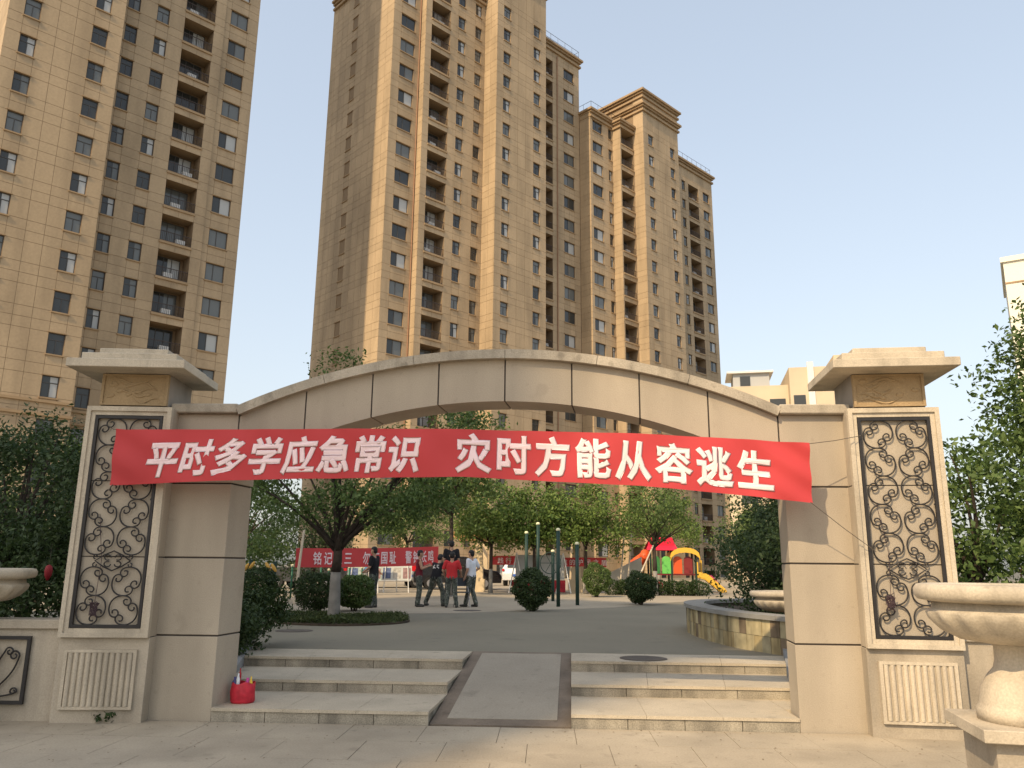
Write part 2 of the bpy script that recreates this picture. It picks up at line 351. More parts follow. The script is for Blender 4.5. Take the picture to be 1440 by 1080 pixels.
TH = .09
def pylon(sx, lab):
    p = thing('gate_pylon', lab, 'pylon', (sx*3.772, -.205, 0), -sx*TH)
    def bx(m, s0, s1, d0, d1, z0, z1, mi=0):
        a, b = sorted((sx*s0, sx*s1)); m.box(a, b, d0, d1, z0, z1, mi)
    W = .945; D = .85
    m = MB(); bx(m, .02, W-.02, .04, D-.02, -.03, 3.36); m.build('core', JOINT, p)
    m = MB(); bx(m, 0, W, .025, D, -.02, .855); m.build('base_block', BASEST, p, bevel=.004)
    for za, zb in ((.86, 1.703), (1.703, 2.53), (2.53, 3.365)):
        m = MB(); bx(m, .004, W-.004, .03, D, za+.006, zb-.006); m.build('shaft_block', STONE, p)
    # moulded stone frame, two steps
    for (a, b, c, d) in ((0, .095, .858, 3.368), (W-.095, W, .858, 3.368), (.095, W-.095, 3.268, 3.368), (.095, W-.095, .858, .953)):
        m = MB()
        bx(m, a+.001, b-.001, -.012, .03, c+.001, d-.001)
        if b-a < .2: a2, b2, c2, d2 = (a+.0, b-.045, c, d) if a < .1 else (a+.045, b, c, d)
        else: a2, b2, c2, d2 = (a-.05, b+.05, c+.045, d) if c > 2 else (a-.05, b+.05, c, d-.045)
        bx(m, a2+.002, b2-.002, -.034 if b-a < .2 else -.0345, -.0125, c2+.002, d2-.002)
        m.build('frame_moulding', FRAMEST, p)
    # iron grille
    g = MB(); t = .032
    i0, i1, j0, j1 = .1, W-.1, .958, 3.262
    for (a, b, c, d) in ((i0, i0+t, j0, j1), (i1-t, i1, j0, j1), (i0+t, i1-t, j1-t, j1), (i0+t, i1-t, j0, j0+t)): bx(g, a, b, -.018, .012, c, d)
    gr = g.build('iron_grille', IRON, p)
    cx = W/2; RW = (i1-i0-2*t)/4
    rowz = []
    H = j1-j0-2*t; gap = .13; rh = (H-gap)/7; zz = j1-t
    for r_ in range(7):
        if r_ == 5: zz -= gap
        rowz.append(zz-rh/2); zz -= rh
    sc = min(RW, rh/2)/.1695
    for r_, zc in enumerate(rowz):
        for side in (-1, 1):
            s = cx + side*RW
            base = 45 if (side < 0) == (r_ % 2 == 0) else 135
            for k in (0, 180):
                an = R(base+k)
                if sx < 0: an = math.pi - an
                o = link('scroll', SCROLL, gr); o.location = (sx*s, -.003, zc); o.rotation_euler = (0, -an, 0); o.scale = (sc*RW/min(RW, rh/2), 1, sc*(rh/2)/min(RW, rh/2))
    zc = (rowz[4]-rh/2 + rowz[5]+rh/2)/2
    g = MB()
    def P(s, z): return (sx*(cx+s), -.003, zc+z)
    g.tube([P(-.19, .0), P(-.1, .06), P(0, .105), P(.1, .06), P(.19, 0), P(.1, -.06), P(0, -.105), P(-.1, -.06), P(-.19, 0)], .008, 5)
    for q in (-1, 1):
        for w in (-1, 1):
            g.tube([P(q*(.02+.035*(1-math.cos(a))), w*(.035+.028*math.sin(a))) for a in np.linspace(0, 5.2, 14)], .007, 5)
            g.tube([P(q*(.19+.02*math.sin(a)), w*(.02+.022*(1-math.cos(a)))) for a in np.linspace(0, 5, 12)], .007, 5)
    g.build('diamond_scroll', IRON, gr)
    g = MB()
    for zt in (rowz[0]+rh/2, (rowz[2]+rowz[3])/2, rowz[-1]-rh/2):
        for s in (cx-RW*2, cx+RW*2): bx(g, s-.012, s+.012, -.009, .003, zt-.01, zt+.01)
    g.build('grille_lug', IRON, gr)
    # fluted panel
    f = MB(); s0, s1, za, zb = .105, .86, .135, .735
    bx(f, s0, s1, .006, .03, za, zb)
    for (a, b, c, d) in ((s0, s0+.035, za, zb), (s1-.035, s1, za, zb), (s0+.035, s1-.035, zb-.03, zb), (s0+.035, s1-.035, za, za+.03)): bx(f, a, b, -.012, .005, c, d)
    fp = f.build('fluted_panel', FRAMEST, p)
    nf = 11; w = (s1-s0-.07)/nf
    for k in range(nf):
        f = MB(); a = s0+.035+w*k; pts = []
        for q in range(7):
            an = math.pi*q/6; pts.append((a+w/2-math.cos(an)*w*.40, .004-math.sin(an)*.026))
        poly = [(sx*x, y) for x, y in pts]
        f.prism(poly if sx < 0 else poly[::-1], za+.032, zb-.032); f.build('flute', FRAMEST, fp)
    # neck and plaque
    m = MB(); bx(m, .1, .85, .09, .80, 3.37, 3.765); m.build('neck', mat('neck_stone', (.30, .265, .225), .85, (3, .2)), p)
    m = MB(); bx(m, .1, .85, .055, .088, 3.395, 3.758)
    for (a, b, c, d) in ((.1, .13, 3.395, 3.758), (.82, .85, 3.395, 3.758), (.13, .82, 3.735, 3.758), (.13, .82, 3.395, 3.418)): bx(m, a, b, .04, .0545, c, d)
    pl = m.build('plaque', SANDST, p)
    for k in range(5):
        z = 3.45+.055*k; s0 = .16+rng.uniform(0, .15); pts = []; L_ = rng.uniform(.3, .5); ph = rng.uniform(0, 6)
        for q in range(16):
            tt = q/15; pts.append((sx*(s0+L_*tt), .052, z+.03*math.sin(tt*7+ph)+.05*tt*(1 if k % 2 else .3)))
        m = MB(); m.tube(pts, [.003+.011*math.sin(math.pi*q/15) for q in range(16)], 5); m.build('relief_branch', SANDST, pl)
    for k in range(9):
        m = MB(); s, z = rng.uniform(.2, .76), rng.uniform(3.47, 3.7)
        m.ell((sx*s, .055, z), (.045, .012, .022), 10, 6, rot=Matrix.Rotation(rng.uniform(-.6, .6), 3, 'Y')); m.build('relief_leaf', SANDST, pl, True)
    # cap: three slabs
    m = MB(); bx(m, -.175, 1.12, -.285, .93, 3.767, 3.862); m.build('cap_slab', FRAMEST, p, bevel=.006)
    m = MB(); bx(m, -.055, 1.0, -.20, .83, 3.862, 3.95); m.build('cap_slab', FRAMEST, p, bevel=.006)
    m = MB(); bx(m, .09, .855, -.10, .72, 3.95, 4.027); m.build('cap_slab', FRAMEST, p, bevel=.006)
    return p
pylon(-1, 'shaded stone pylon with iron scroll grille, the red bag beside its leg')
pylon(1, 'sunlit stone pylon with iron scroll grille behind the fluted urn')

# low garden walls with an iron panel
def low_wall(sx, lab):
    w = thing('garden_wall', lab, 'wall', (sx*4.70, -.27, 0), -sx*.07)
    def bx(m, s0, s1, d0, d1, z0, z1): a, b = sorted((sx*s0, sx*s1)); m.box(a, b, d0, d1, z0, z1)
    m = MB(); bx(m, .012, 4.2, .10, .38, -.03, .93); m.build('wall_face', BASEST, w)
    m = MB(); bx(m, .012, 4.2, .06, .42, .932, 1.03); m.build('coping', BASEST, w, bevel=.01)
    m = MB(); t = .035; a0, a1, c0, c1 = .34, 2.2, .17, .86
    for (a, b, c, d) in ((a0, a0+t, c0, c1), (a1-t, a1, c0, c1), (a0+t, a1-t, c1-t, c1), (a0+t, a1-t, c0, c0+t)): bx(m, a, b, .05, .08, c, d)
    gp = m.build('iron_panel', IRON, w)
    def sp(x0, z0, x1, z1, curl, r=.05):
        pts = []
        for q in range(18):
            t_ = q/17; pts.append((x0+(x1-x0)*t_ + math.sin(t_*math.pi)*.05*curl, z0+(z1-z0)*t_))
        cx_, cz_ = pts[-1][0]-curl*r, pts[-1][1]
        for q in range(1, 22):
            an = q*.36; rr = r*(1-q/30); pts.append((cx_+curl*rr*math.cos(an), cz_+rr*math.sin(an)))
        m = MB(); m.tube([(sx*x, .065, z) for x, z in pts], .009, 5); m.build('scroll', IRON, gp)
    for f_ in (lambda s: a0+.04+s, lambda s: a1-.04-s):
        s1_ = 1 if f_(1) > f_(0) else -1
        sp(f_(.30), .30, f_(.06), .66, -s1_, .055); sp(f_(.30), .30, f_(.22), .70, s1_, .05); sp(f_(.28), .24, f_(.04), .30, -s1_, .04)
        sp(f_(.34), .26, f_(.62), .74, s1_, .07); sp(f_(.62), .22, f_(.62), .6, -s1_, .06)
low_wall(-1, 'low garden wall with iron scroll panel, in shade beside the pylon')
low_wall(1, 'low garden wall with iron scroll panel behind the fluted urn')

# ================================================================ URNS
def urn(loc, lab, pedestal=None, rz=0, stem=True, s=1.0):
    u_ = thing('stone_urn', lab, 'urn', loc, rz, None)
    z = 0
    if pedestal:
        m = MB(); h = pedestal; m.box(-.30, .30, -.30, .30, -.02, h-.075); m.build('pedestal', BASEST, u_, bevel=.004)
        m = MB(); m.box(-.38, .38, -.38, .38, h-.075, h); m.build('pedestal_slab', FRAMEST, u_, bevel=.005); z = h
    if stem:
        m = MB(); m.lathe([(.285, z), (.285, z+.07), (.27, z+.085), (.265, z+.10), (.25, z+.19), (.20, z+.27), (.165, z+.31), (.15, z+.36), (.15, z+.44), (.19, z+.47)], 40); m.build('foot', FRAMEST, u_, True); z += .46
    K_ = 1.19; m = MB(); m.lathe([(a_*K_, *b_) for a_, *b_ in ((.17, z, 0), (.28, z+.02, .5), (.36, z+.07, 1), (.415, z+.14, 1), (.43, z+.18, .6), (.425, z+.2, 0), (.405, z+.21, 0), (.40, z+.26, 0))], 192, flute=.028, nf=18); m.build('bowl', FRAMEST, u_, True)
    m = MB(); m.lathe([(a_*K_, b_) for a_, b_ in ((.40, z+.25), (.47, z+.265), (.485, z+.29), (.487, z+.33), (.47, z+.36), (.44, z+.365), (.42, z+.35), (.40, z+.30), (.02, z+.29))], 64); m.build('rim', FRAMEST, u_, True)
    if s != 1: u_.scale = (s, s, s)
    return u_
urn((3.48, -3.52, 0), 'fluted stone urn on a square pedestal in front of the sunlit pylon', .74, -.17)
urn((-5.78, -.2, 0), 'stone urn above the shaded garden wall beside the pylon', .74, .1)
urn((4.35, 4.75, PZ+.555), 'plain stone bowl standing on the curved planter wall', None, 0, False, .9)

# ================================================================ PLANTER WALL
pl = thing('planter', 'curved planter wall faced with yellowish stone tiles and grey coping', 'planter', (0, 0, 0))
ctrl = [(4.25, 3.0), (3.95, 3.45), (3.66, 4.1), (3.45, 4.8), (3.30, 5.8), (3.24, 6.9), (3.30, 7.9), (3.55, 8.9), (4.1, 9.8), (5.1, 10.4), (6.6, 10.7), (9, 10.8)]
def spline(cs, n):
    out = []
    for i in range(len(cs)-1):
        p0, p1, p2, p3 = cs[max(i-1, 0)], cs[i], cs[i+1], cs[min(i+2, len(cs)-1)]
        for k in range(n):
            t = k/n
            out.append(tuple(.5*((2*p1[j]) + (-p0[j]+p2[j])*t + (2*p0[j]-5*p1[j]+4*p2[j]-p3[j])*t*t + (-p0[j]+3*p1[j]-3*p2[j]+p3[j])*t**3) for j in range(2)))
    out.append(cs[-1]); return out
cur = spline(ctrl, 12)
def resample(c, step):
    out = [c[0]]; acc = 0
    for a, b in zip(c, c[1:]):
        d = math.dist(a, b); 
        while acc + d >= step:
            t = (step-acc)/d; a = (a[0]+(b[0]-a[0])*t, a[1]+(b[1]-a[1])*t); out.append(a); d = math.dist(a, b); acc = 0
        acc += d
    return out
def offs(c, o):
    res = []
    for i, p in enumerate(c):
        a, b = c[max(i-1, 0)], c[min(i+1, len(c)-1)]; dx, dy = b[0]-a[0], b[1]-a[1]; l = math.hypot(dx, dy) or 1
        res.append((p[0]+dy/l*o, p[1]-dx/l*o))
    return res
fine = resample(cur, .1)
inn, outn = offs(fine, .3), offs(fine, .02)
def ribbon(name, A, B, z0, z1, mt, parent):
    m = MB(); n = len(A)
    for k in range(n-1): m.prism([A[k], A[k+1], B[k+1], B[k]], z0, z1)
    return m.build(name, mt, parent)
ribbon('wall_core', outn, inn, PZ-.05, PZ+.485, mat('planter_core', (.16, .14, .10), .9), pl)
TILES = [mat('planter_tile_%s' % n_, c_, .8, (5, .3), .2, stain=(4, .4)) for n_, c_ in (('pale', (.40, .34, .20)), ('ochre', (.37, .295, .155)), ('olive', (.31, .27, .17)), ('brown', (.19, .145, .095)))]
tl = resample(cur, .2)
for k in range(len(tl)-1):
    for row in range(2):
        (ax, ay), (bx_, by) = tl[k], tl[k+1]; dx, dy = bx_-ax, by-ay; l = math.hypot(dx, dy); g = .003
        a = (ax+dx/l*g, ay+dy/l*g); b = (bx_-dx/l*g, by-dy/l*g); nx, ny = dy/l, -dx/l
        o = rng.uniform(-.006, .004); q = [(a[0]-nx*o, a[1]-ny*o), (b[0]-nx*o, b[1]-ny*o), (b[0]+nx*.022, b[1]+ny*.022), (a[0]+nx*.022, a[1]+ny*.022)]
        z0, z1 = (PZ-.02, PZ+.235) if row == 0 else (PZ+.241, PZ+.484)
        m = MB(); m.prism(q[::-1], z0, z1); m.build('stone_tile', rng.choice(TILES[:3]+TILES[:2]+([TILES[3]] if rng.random() < .5 else [])), pl)
cp = resample(cur, .62)
ci = offs(cp, .36); co_ = offs(cp, -.05)
for k in range(len(cp)-1):
    m = MB(); e = .006
    def lp(a, b, t): return (a[0]+(b[0]-a[0])*t, a[1]+(b[1]-a[1])*t)
    m.prism([lp(co_[k], co_[k+1], e), lp(co_[k], co_[k+1], 1-e), lp(ci[k], ci[k+1], 1-e), lp(ci[k], ci[k+1], e)][::-1], PZ+.486, PZ+.555); m.build('coping_slab', mat('planter_coping', (.27, .265, .245), .75, (3, .2), .1), pl)
m = MB(); m.prism([p for p in offs(fine, .31)][::-1] + [(9, 3.0)][::-1], PZ-.1, PZ+.42); m.build('planter_soil', SOIL, pl)

# ================================================================ FOLIAGE
def leaf_mesh(pts, size, mt, up=.25, center=None, outw=.5, aspect=.5, jit=.35):
    pts = np.asarray(pts, float); n = len(pts)
    d = nrg.normal(size=(n, 3)); d /= np.linalg.norm(d, axis=1)[:, None]
    nrm = nrg.normal(size=(n, 3)); nrm /= np.linalg.norm(nrm, axis=1)[:, None]
    if center is not None:
        o = pts-np.asarray(center); o /= (np.linalg.norm(o, axis=1)[:, None]+1e-9); nrm = nrm*(1-outw)+o*outw
    nrm[:, 2] += up; nrm /= np.linalg.norm(nrm, axis=1)[:, None]
    d -= nrm*(d*nrm).sum(1)[:, None]; d /= np.linalg.norm(d, axis=1)[:, None]
    e = np.cross(nrm, d); s = (size*(1+jit*nrg.uniform(-1, 1, n)))[:, None]
    v = np.stack([pts-d*s*.5, pts+e*s*aspect*.5+d*s*.05+nrm*s*.06, pts+d*s*.5, pts-e*s*aspect*.5+d*s*.05+nrm*s*.06], 1).reshape(-1, 3)
    me = bpy.data.meshes.new('foliage'); me.vertices.add(4*n); me.vertices.foreach_set('co', v.ravel())
    me.loops.add(4*n); me.loops.foreach_set('vertex_index', np.arange(4*n, dtype=np.int32))
    me.polygons.add(n); me.polygons.foreach_set('loop_start', np.arange(0, 4*n, 4, dtype=np.int32)); me.polygons.foreach_set('loop_total', np.full(n, 4, dtype=np.int32))
    me.materials.append(mt); me.update(calc_edges=True); me.validate(); return me

def crown_points(ells, per, spread, thr=.0, seed=0):
    """cluster centres in ellipsoids (outer shell favoured, random holes), leaves scattered round each"""
    g = np.random.default_rng(seed); cs = []; out = []
    for (cx, cy, cz, rx, ry, rz, n) in ells:
        ph = g.uniform(0, 6, 6)
        k = 0
        while k < n:
            d = g.normal(size=3); d /= np.linalg.norm(d); r = g.uniform(.35, 1)**.5
            # uneven outline: the radius changes with direction
            w = 1 + .22*math.sin(3*d[0]+ph[0]+2*d[2]) + .16*math.sin(5*d[1]+ph[1]) + .10*math.sin(9*d[2]+7*d[0]+ph[2])
            if math.sin(4*d[0]+ph[3])+math.sin(5*d[1]+ph[4])+math.sin(5*d[2]+ph[5]) < thr-1.2 and r > .5: continue
            c = np.array([cx+d[0]*rx*r*w, cy+d[1]*ry*r*w, cz+d[2]*rz*r*w]); cs.append(c); k += 1
    for c in cs: out.append(c+g.normal(size=(per, 3))*spread*np.array([1, 1, .7]))
    return np.array(cs), np.concatenate(out)

def tree(name, label, base, fork_z, trunk_r, ells, per, spread, leaf, lm, group=None, seed=1, limewash=None, lean=(0, 0), nlimb=14, bark=BARK, up=.25):
    t = thing(name, label, 'tree', base, 0, group)
    g = random.Random(seed)
    cs, pts = crown_points(ells, per, spread, seed=seed)
    ctr = np.mean([e[:3] for e in ells], axis=0)
    m = MB(); n = 7; path = []; rad = []
    for k in range(n):
        q = k/(n-1); path.append((lean[0]*q+g.uniform(-.02, .02)*q, lean[1]*q+g.uniform(-.02, .02)*q, -.05+(fork_z+.05)*q)); rad.append(trunk_r*(1.22-.42*q if k else 1.45))
    if limewash:
        kk = max(2, int(round((n-1)*limewash/fork_z))); m.tube(path[:kk+1], rad[:kk+1], 12, 1); m.tube(path[kk:], rad[kk:], 12, 0)
    else: m.tube(path, rad, 12, 0)
    m.build('trunk', [bark, BARKW], t, True)
    fx, fy = lean; idx = g.sample(range(len(cs)), min(nlimb, len(cs)))
    m = MB()
    for j, i in enumerate(idx):
        c = cs[i]; a = Vector((fx, fy, fork_z-.04-g.uniform(0, .12)*fork_z*.5)); b = Vector(c); mid = a.lerp(b, .45)+Vector((g.uniform(-.2, .2), g.uniform(-.2, .2), .12*(b-a).length))
        r0 = trunk_r*(.62 if j < 4 else .38); pp = []; rr = []
        for k in range(8):
            q = k/7; pp.append(a*(1-q)**2+mid*2*q*(1-q)+b*q*q); rr.append(r0*(1-q)+.008)
        m.tube(pp, rr, 7)
    m.build('limbs', bark, t, True)
    link('crown', leaf_mesh(pts, leaf, lm, up=up, center=ctr, outw=.35), t)
    return t

def ball_points(ells, n, seed):
    g = np.random.default_rng(seed); out = []
    for (cx, cy, cz, rx, ry, rz) in ells:
        d = g.normal(size=(n, 3)); d /= np.linalg.norm(d, axis=1)[:, None]; r = 1-np.abs(g.normal(size=n))*.13
        w = 1+.07*np.sin(5*d[:, 0]+seed)+.07*np.sin(6*d[:, 1]+2*seed)+.06*np.sin(11*d[:, 2]+4*d[:, 0]); r = r*w+np.abs(g.normal(size=n))*.035
        out.append(np.stack([cx+d[:, 0]*rx*r, cy+d[:, 1]*ry*r, cz+d[:, 2]*rz*r], 1))
    p = np.concatenate(out); return p[p[:, 2] > .03]
def clipped(name, label, base, ells, n, leaf, lm, group=None, seed=1, cat='shrub'):
    t = thing(name, label, cat, base, 0, group); pts = ball_points(ells, n, seed); g = random.Random(seed)
    link('foliage', leaf_mesh(pts, leaf, lm, center=np.mean([e[:3] for e in ells], axis=0) if len(ells) == 1 else None, outw=.4, aspect=.6), t)
    m = MB()
    for (cx, cy, cz, rx, ry, rz) in ells:
        for k in range(9 if len(ells) == 1 else 3):
            a = g.uniform(0, 6.28); b = g.uniform(.3, .8); m.tube([(cx+.05*math.cos(a), cy+.05*math.sin(a), -.03), (cx+.4*rx*b*math.cos(a), cy+.4*ry*b*math.sin(a), cz*.5), (cx+rx*b*math.cos(a), cy+ry*b*math.sin(a), cz)], [.025, .018, .006], 5)
    tag(m.build('stem', BARK, t), kind='stuff'); return t
def shrub(name, label, base, ells, per, spread, leaf, lm, stems=6, group=None, seed=1, cat='shrub', stem_h=.3):
    t = thing(name, label, cat, base, 0, group); cs, pts = crown_points(ells, per, spread, seed=seed)
    pts = pts[pts[:, 2] > .02]; g = random.Random(seed)
    link('foliage', leaf_mesh(pts, leaf, lm, center=np.mean([e[:3] for e in ells], axis=0), outw=.45), t)
    m = MB()
    for k in range(stems):
        c = cs[g.randrange(len(cs))]; a = (g.uniform(-.08, .08), g.uniform(-.08, .08), -.03)
        m.tube([a, (a[0]*.5+c[0]*.3, a[1]*.5+c[1]*.3, max(stem_h, .1)), tuple(c)], [.022, .016, .006], 5)
    tag(m.build('stem', BARK, t), kind='stuff'); return t

# garden tree with forked, limewashed trunk just inside the gate
tree('garden_tree', 'forked garden tree with limewashed trunk in the oval grass bed', (-4.29, 9.4, PZ), 1.62, .118,
     [(-1.3, .2, 3.0, 1.6, 1.5, .95, 52), (1.1, .1, 3.1, 1.7, 1.5, 1.0, 60), (-.1, .3, 4.4, 1.6, 1.5, 1.2, 70), (.5, -.2, 2.45, 1.5, 1.1, .5, 48), (1.9, .3, 2.7, .9, .9, .5, 30), (-2.3, .5, 3.2, .8, .8, .7, 30), (-.2, .2, 5.6, .6, .6, .7, 16), (2.6, .6, 4.5, .9, .9, .6, 26)],
     46, .19, .098, LEAF_M, seed=3, limewash=1.2, nlimb=16)
# dense trees behind the shaded garden wall
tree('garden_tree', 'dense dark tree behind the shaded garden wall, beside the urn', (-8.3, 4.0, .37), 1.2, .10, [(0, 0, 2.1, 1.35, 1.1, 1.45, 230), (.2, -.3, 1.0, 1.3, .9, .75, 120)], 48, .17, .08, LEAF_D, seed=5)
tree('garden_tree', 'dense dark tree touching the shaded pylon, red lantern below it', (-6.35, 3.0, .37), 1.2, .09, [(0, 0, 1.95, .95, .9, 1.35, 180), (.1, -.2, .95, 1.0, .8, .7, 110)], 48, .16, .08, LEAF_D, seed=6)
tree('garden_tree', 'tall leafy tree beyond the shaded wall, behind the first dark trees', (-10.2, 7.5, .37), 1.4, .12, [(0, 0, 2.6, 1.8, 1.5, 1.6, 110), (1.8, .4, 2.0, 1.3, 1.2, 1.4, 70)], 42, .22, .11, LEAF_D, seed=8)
# right hand trees
tree('garden_tree', 'tall slender-leaved tree rising behind the fluted urn', (8.75, 4.3, .37), 1.7, .13,
     [(.1, 0, 4.0, 1.05, 1.2, 1.4, 120), (-.15, .1, 2.6, 1.3, 1.2, 1.0, 120), (.6, 0, 5.2, .8, .8, .8, 50), (.2, -.2, 1.3, 1.2, 1, .8, 90)], 46, .18, .11, LEAF_M, seed=12, nlimb=20)
tree('garden_tree', 'lower leafy tree just behind the sunlit pylon', (6.9, 3.6, .37), 1.1, .09, [(0, 0, 2.0, .85, .9, 1.0, 60), (-.1, 0, 1.0, .9, .9, .7, 50), (-1.2, .3, 2.9, .5, .5, .55, 16)], 44, .17, .11, LEAF_M, seed=13)
shrub('dry_shrub', 'reddish dry shrub between the urn and the green trees', (7.6, 2.4, .37), [(0, 0, 1.1, .55, .4, .6, 40)], 34, .14, .07, LEAF_R, seed=14)
shrub('leafy_shrub', 'low green shrub behind the right garden wall', (6.4, 1.8, .37), [(0, 0, .55, .9, .5, .45, 50), (1.6, .2, .5, .9, .5, .4, 50)], 40, .12, .08, LEAF_M, seed=15)
# shrubs in the planter
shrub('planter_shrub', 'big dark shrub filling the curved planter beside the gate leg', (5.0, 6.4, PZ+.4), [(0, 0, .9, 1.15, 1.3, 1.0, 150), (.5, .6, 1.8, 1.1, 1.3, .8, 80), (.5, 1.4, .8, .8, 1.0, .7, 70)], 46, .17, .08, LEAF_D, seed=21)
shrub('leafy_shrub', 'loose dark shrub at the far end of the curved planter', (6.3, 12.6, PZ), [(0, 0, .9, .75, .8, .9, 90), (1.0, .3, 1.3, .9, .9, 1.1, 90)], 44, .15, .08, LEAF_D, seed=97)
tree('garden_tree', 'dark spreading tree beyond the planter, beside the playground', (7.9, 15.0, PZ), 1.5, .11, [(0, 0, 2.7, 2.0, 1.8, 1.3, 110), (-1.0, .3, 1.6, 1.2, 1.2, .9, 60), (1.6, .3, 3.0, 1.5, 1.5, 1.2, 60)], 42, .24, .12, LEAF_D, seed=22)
# background trees in the sun
bgt = 'young trees along the far side of the square'
for i, (x, y, h, r, lm, lab) in enumerate([
        (-3.45, 24.3, 8.2, 2.0, LEAF_M, 'slim dark-trunked tree holding the end of the red banner'),
        (-2.1, 28.6, 5.3, 1.6, LEAF_B, 'round bright green tree in front of the pergola pillar'),
        (-.1, 28.9, 5.2, 1.5, LEAF_B, 'round bright green tree above the grey display board'),
        (2.3, 29.2, 5.4, 1.7, LEAF_B, 'round bright green tree above the end of the far banner'),
        (7.4, 42, 6.3, 2.6, LEAF_B, 'bright tree behind the triangular concrete wall'),
        (-7.8, 39, 6.2, 2.6, LEAF_M, 'leafy tree behind the black parked vehicle'),
        (13.5, 40, 5.5, 2.5, LEAF_M, 'leafy tree behind the playground slide'),
        (18.5, 36, 6.0, 2.7, LEAF_D, 'dark tree far behind the planter shrubs'),
        (12.0, 31.5, 4.4, 1.9, LEAF_M, 'small tree at the playground edge beside the yellow slide')]):
    fz = h*.42
    tree('young_tree', lab, (x, y, PZ), fz, .085, [(0, 0, h*.70, r, r, h*.27, 90), (r*.4, .2, h*.55, r*.8, r*.8, h*.17, 44), (-r*.5, 0, h*.58, r*.7, r*.7, h*.18, 40)], 44, .25, .16, lm, group=bgt, seed=40+i, limewash=1.0, nlimb=10)
tree('young_tree', 'propped dark tree with limewashed foot in front of the playground', (5.3, 27.8, PZ), 2.2, .10, [(0, 0, 4.1, 1.7, 1.5, 1.0, 60), (.3, 0, 3.2, 1.2, 1.2, .6, 26)], 40, .24, .14, LEAF_M, group=bgt, seed=60, limewash=1.1)
for i, (x, y, h, r, lm, lab) in enumerate([(-9.6, 17.5, 4.3, 1.9, LEAF_M, 'drooping green tree behind the shaded gate leg'), (-12.3, 24, 6.0, 2.7, LEAF_D, 'tall dark tree behind the yellow exercise machine'), (-10.2, 28, 4.6, 2.0, LEAF_D, 'dark tree beside the parked cars'), (-13.5, 13, 5.0, 2.4, LEAF_M, 'green tree beyond the garden at the left of the square')]):
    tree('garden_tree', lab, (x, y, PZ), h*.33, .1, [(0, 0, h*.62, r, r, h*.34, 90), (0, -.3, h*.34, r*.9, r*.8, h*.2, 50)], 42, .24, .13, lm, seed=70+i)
# clipped shrubs
cs_ = 'clipped round shrubs on the square'
for i, (x, y, r, hz, lab, lm) in enumerate([
        (-5.55, 12.6, .62, .55, 'wide clipped shrub beside the limewashed trunk', LEAF_D), (-4.75, 13.3, .52, .52, 'clipped shrub between the trunk and the man in black', LEAF_M),
        (-7.1, 12.3, .55, .6, 'clipped round shrub behind the shaded gate leg', LEAF_D), (.07, 14.3, .53, .62, 'clipped round shrub with bare stems in front of the exercise posts', LEAF_D),
        (2.55, 25.5, .6, .75, 'small ball shrub on a short stem beside the concrete wall', LEAF_M), (3.65, 19.0, .52, .58, 'clipped ball shrub in front of the low hedge', LEAF_D)]):
    clipped('clipped_shrub', lab, (x, y, PZ), [(0, 0, hz*1.02, r, r, hz*.86)], 7500, .062, lm, group=cs_, seed=80+i)
shrub('leafy_shrub', 'loose dark shrub growing against the shaded gate leg', (-4.05, 2.75, .37), [(0, 0, .42, .44, .55, .5, 120), (.2, .9, .6, .42, .5, .45, 70)], 46, .075, .06, LEAF_D, seed=90)
h = clipped('low_hedge', 'low clipped dark hedge in front of the playground', (5.4, 28.3, PZ), [(x, 0, .32, .5, .45, .36) for x in np.linspace(-1.9, 1.9, 8)], 1800, .07, LEAF_D, seed=91, cat='hedge')
# oval grass bed
bed = thing('grass_bed', 'oval grass bed around the limewashed tree trunk', 'grass bed', (-4.05, 9.3, PZ))
m = MB(); m.lathe([(1.0, -.02), (1.0, .035), (.95, .045), (.0, .06)], 48); o = m.build('soil', SOIL, bed); o.scale = (1.48, 1.45, 1)
n = 7000; a = nrg.uniform(0, 6.283, n); rr = np.sqrt(nrg.uniform(0, 1, n)); gp = np.stack([rr*np.cos(a)*1.45, rr*np.sin(a)*1.42, .05+nrg.uniform(0, .13, n)*(.6+.4*np.sin(3*a))], 1)
tag(link('grass', leaf_mesh(gp, .12, GRASS, up=-.1, aspect=.18), bed), kind='stuff')
weed = shrub('weed', 'small dark weed at the foot of the shaded pylon', (-4.12, -.22, 0), [(0, 0, .06, .11, .05, .06, 9)], 18, .035, .05, LEAF_D, stems=3, seed=95, cat='weed', stem_h=.04)

# ================================================================ BANNERS
def letters(text, size, place, mt, parent, spacing=None, bevel=.03, tall=1.0):
    """each character a mesh; place(u,w) maps text plane (u along, w up, metres) to a point"""
    k = 0; adv = spacing or size
    for ch in text:
        if ch != ' ' and ch != '　':
            cu = bpy.data.curves.new('glyph', 'FONT'); cu.body = ch; cu.size = 1; cu.resolution_u = 2; cu.bevel_depth = bevel; cu.bevel_resolution = 0
            ob = bpy.data.objects.new('glyph', cu); col.objects.link(ob)
            bpy.context.view_layer.update()
            me = bpy.data.meshes.new_from_object(ob.evaluated_get(bpy.context.evaluated_depsgraph_get()))
            bpy.data.objects.remove(ob)
            n = len(me.vertices)
            if n:
                co = np.empty(n*3); me.vertices.foreach_get('co', co); co = co.reshape(-1, 3); out = np.empty_like(co)
                for i, (x, y, z) in enumerate(co):
                    p = place(k*adv + x*size, y*size*tall); out[i] = (p[0], p[1]-.006-z*.004, p[2])
                me.vertices.foreach_set('co', out.ravel()); me.materials.clear(); me.materials.append(mt); me.update()
                link('character', me, parent)
        k += 1
TOPC = [(-4.33, 3.10), (-4.2, 3.085), (-3.0, 3.085), (-2.24, 3.091), (-.44, 3.095), (1.49, 3.047), (2.6, 2.995), (3.28, 2.953)]
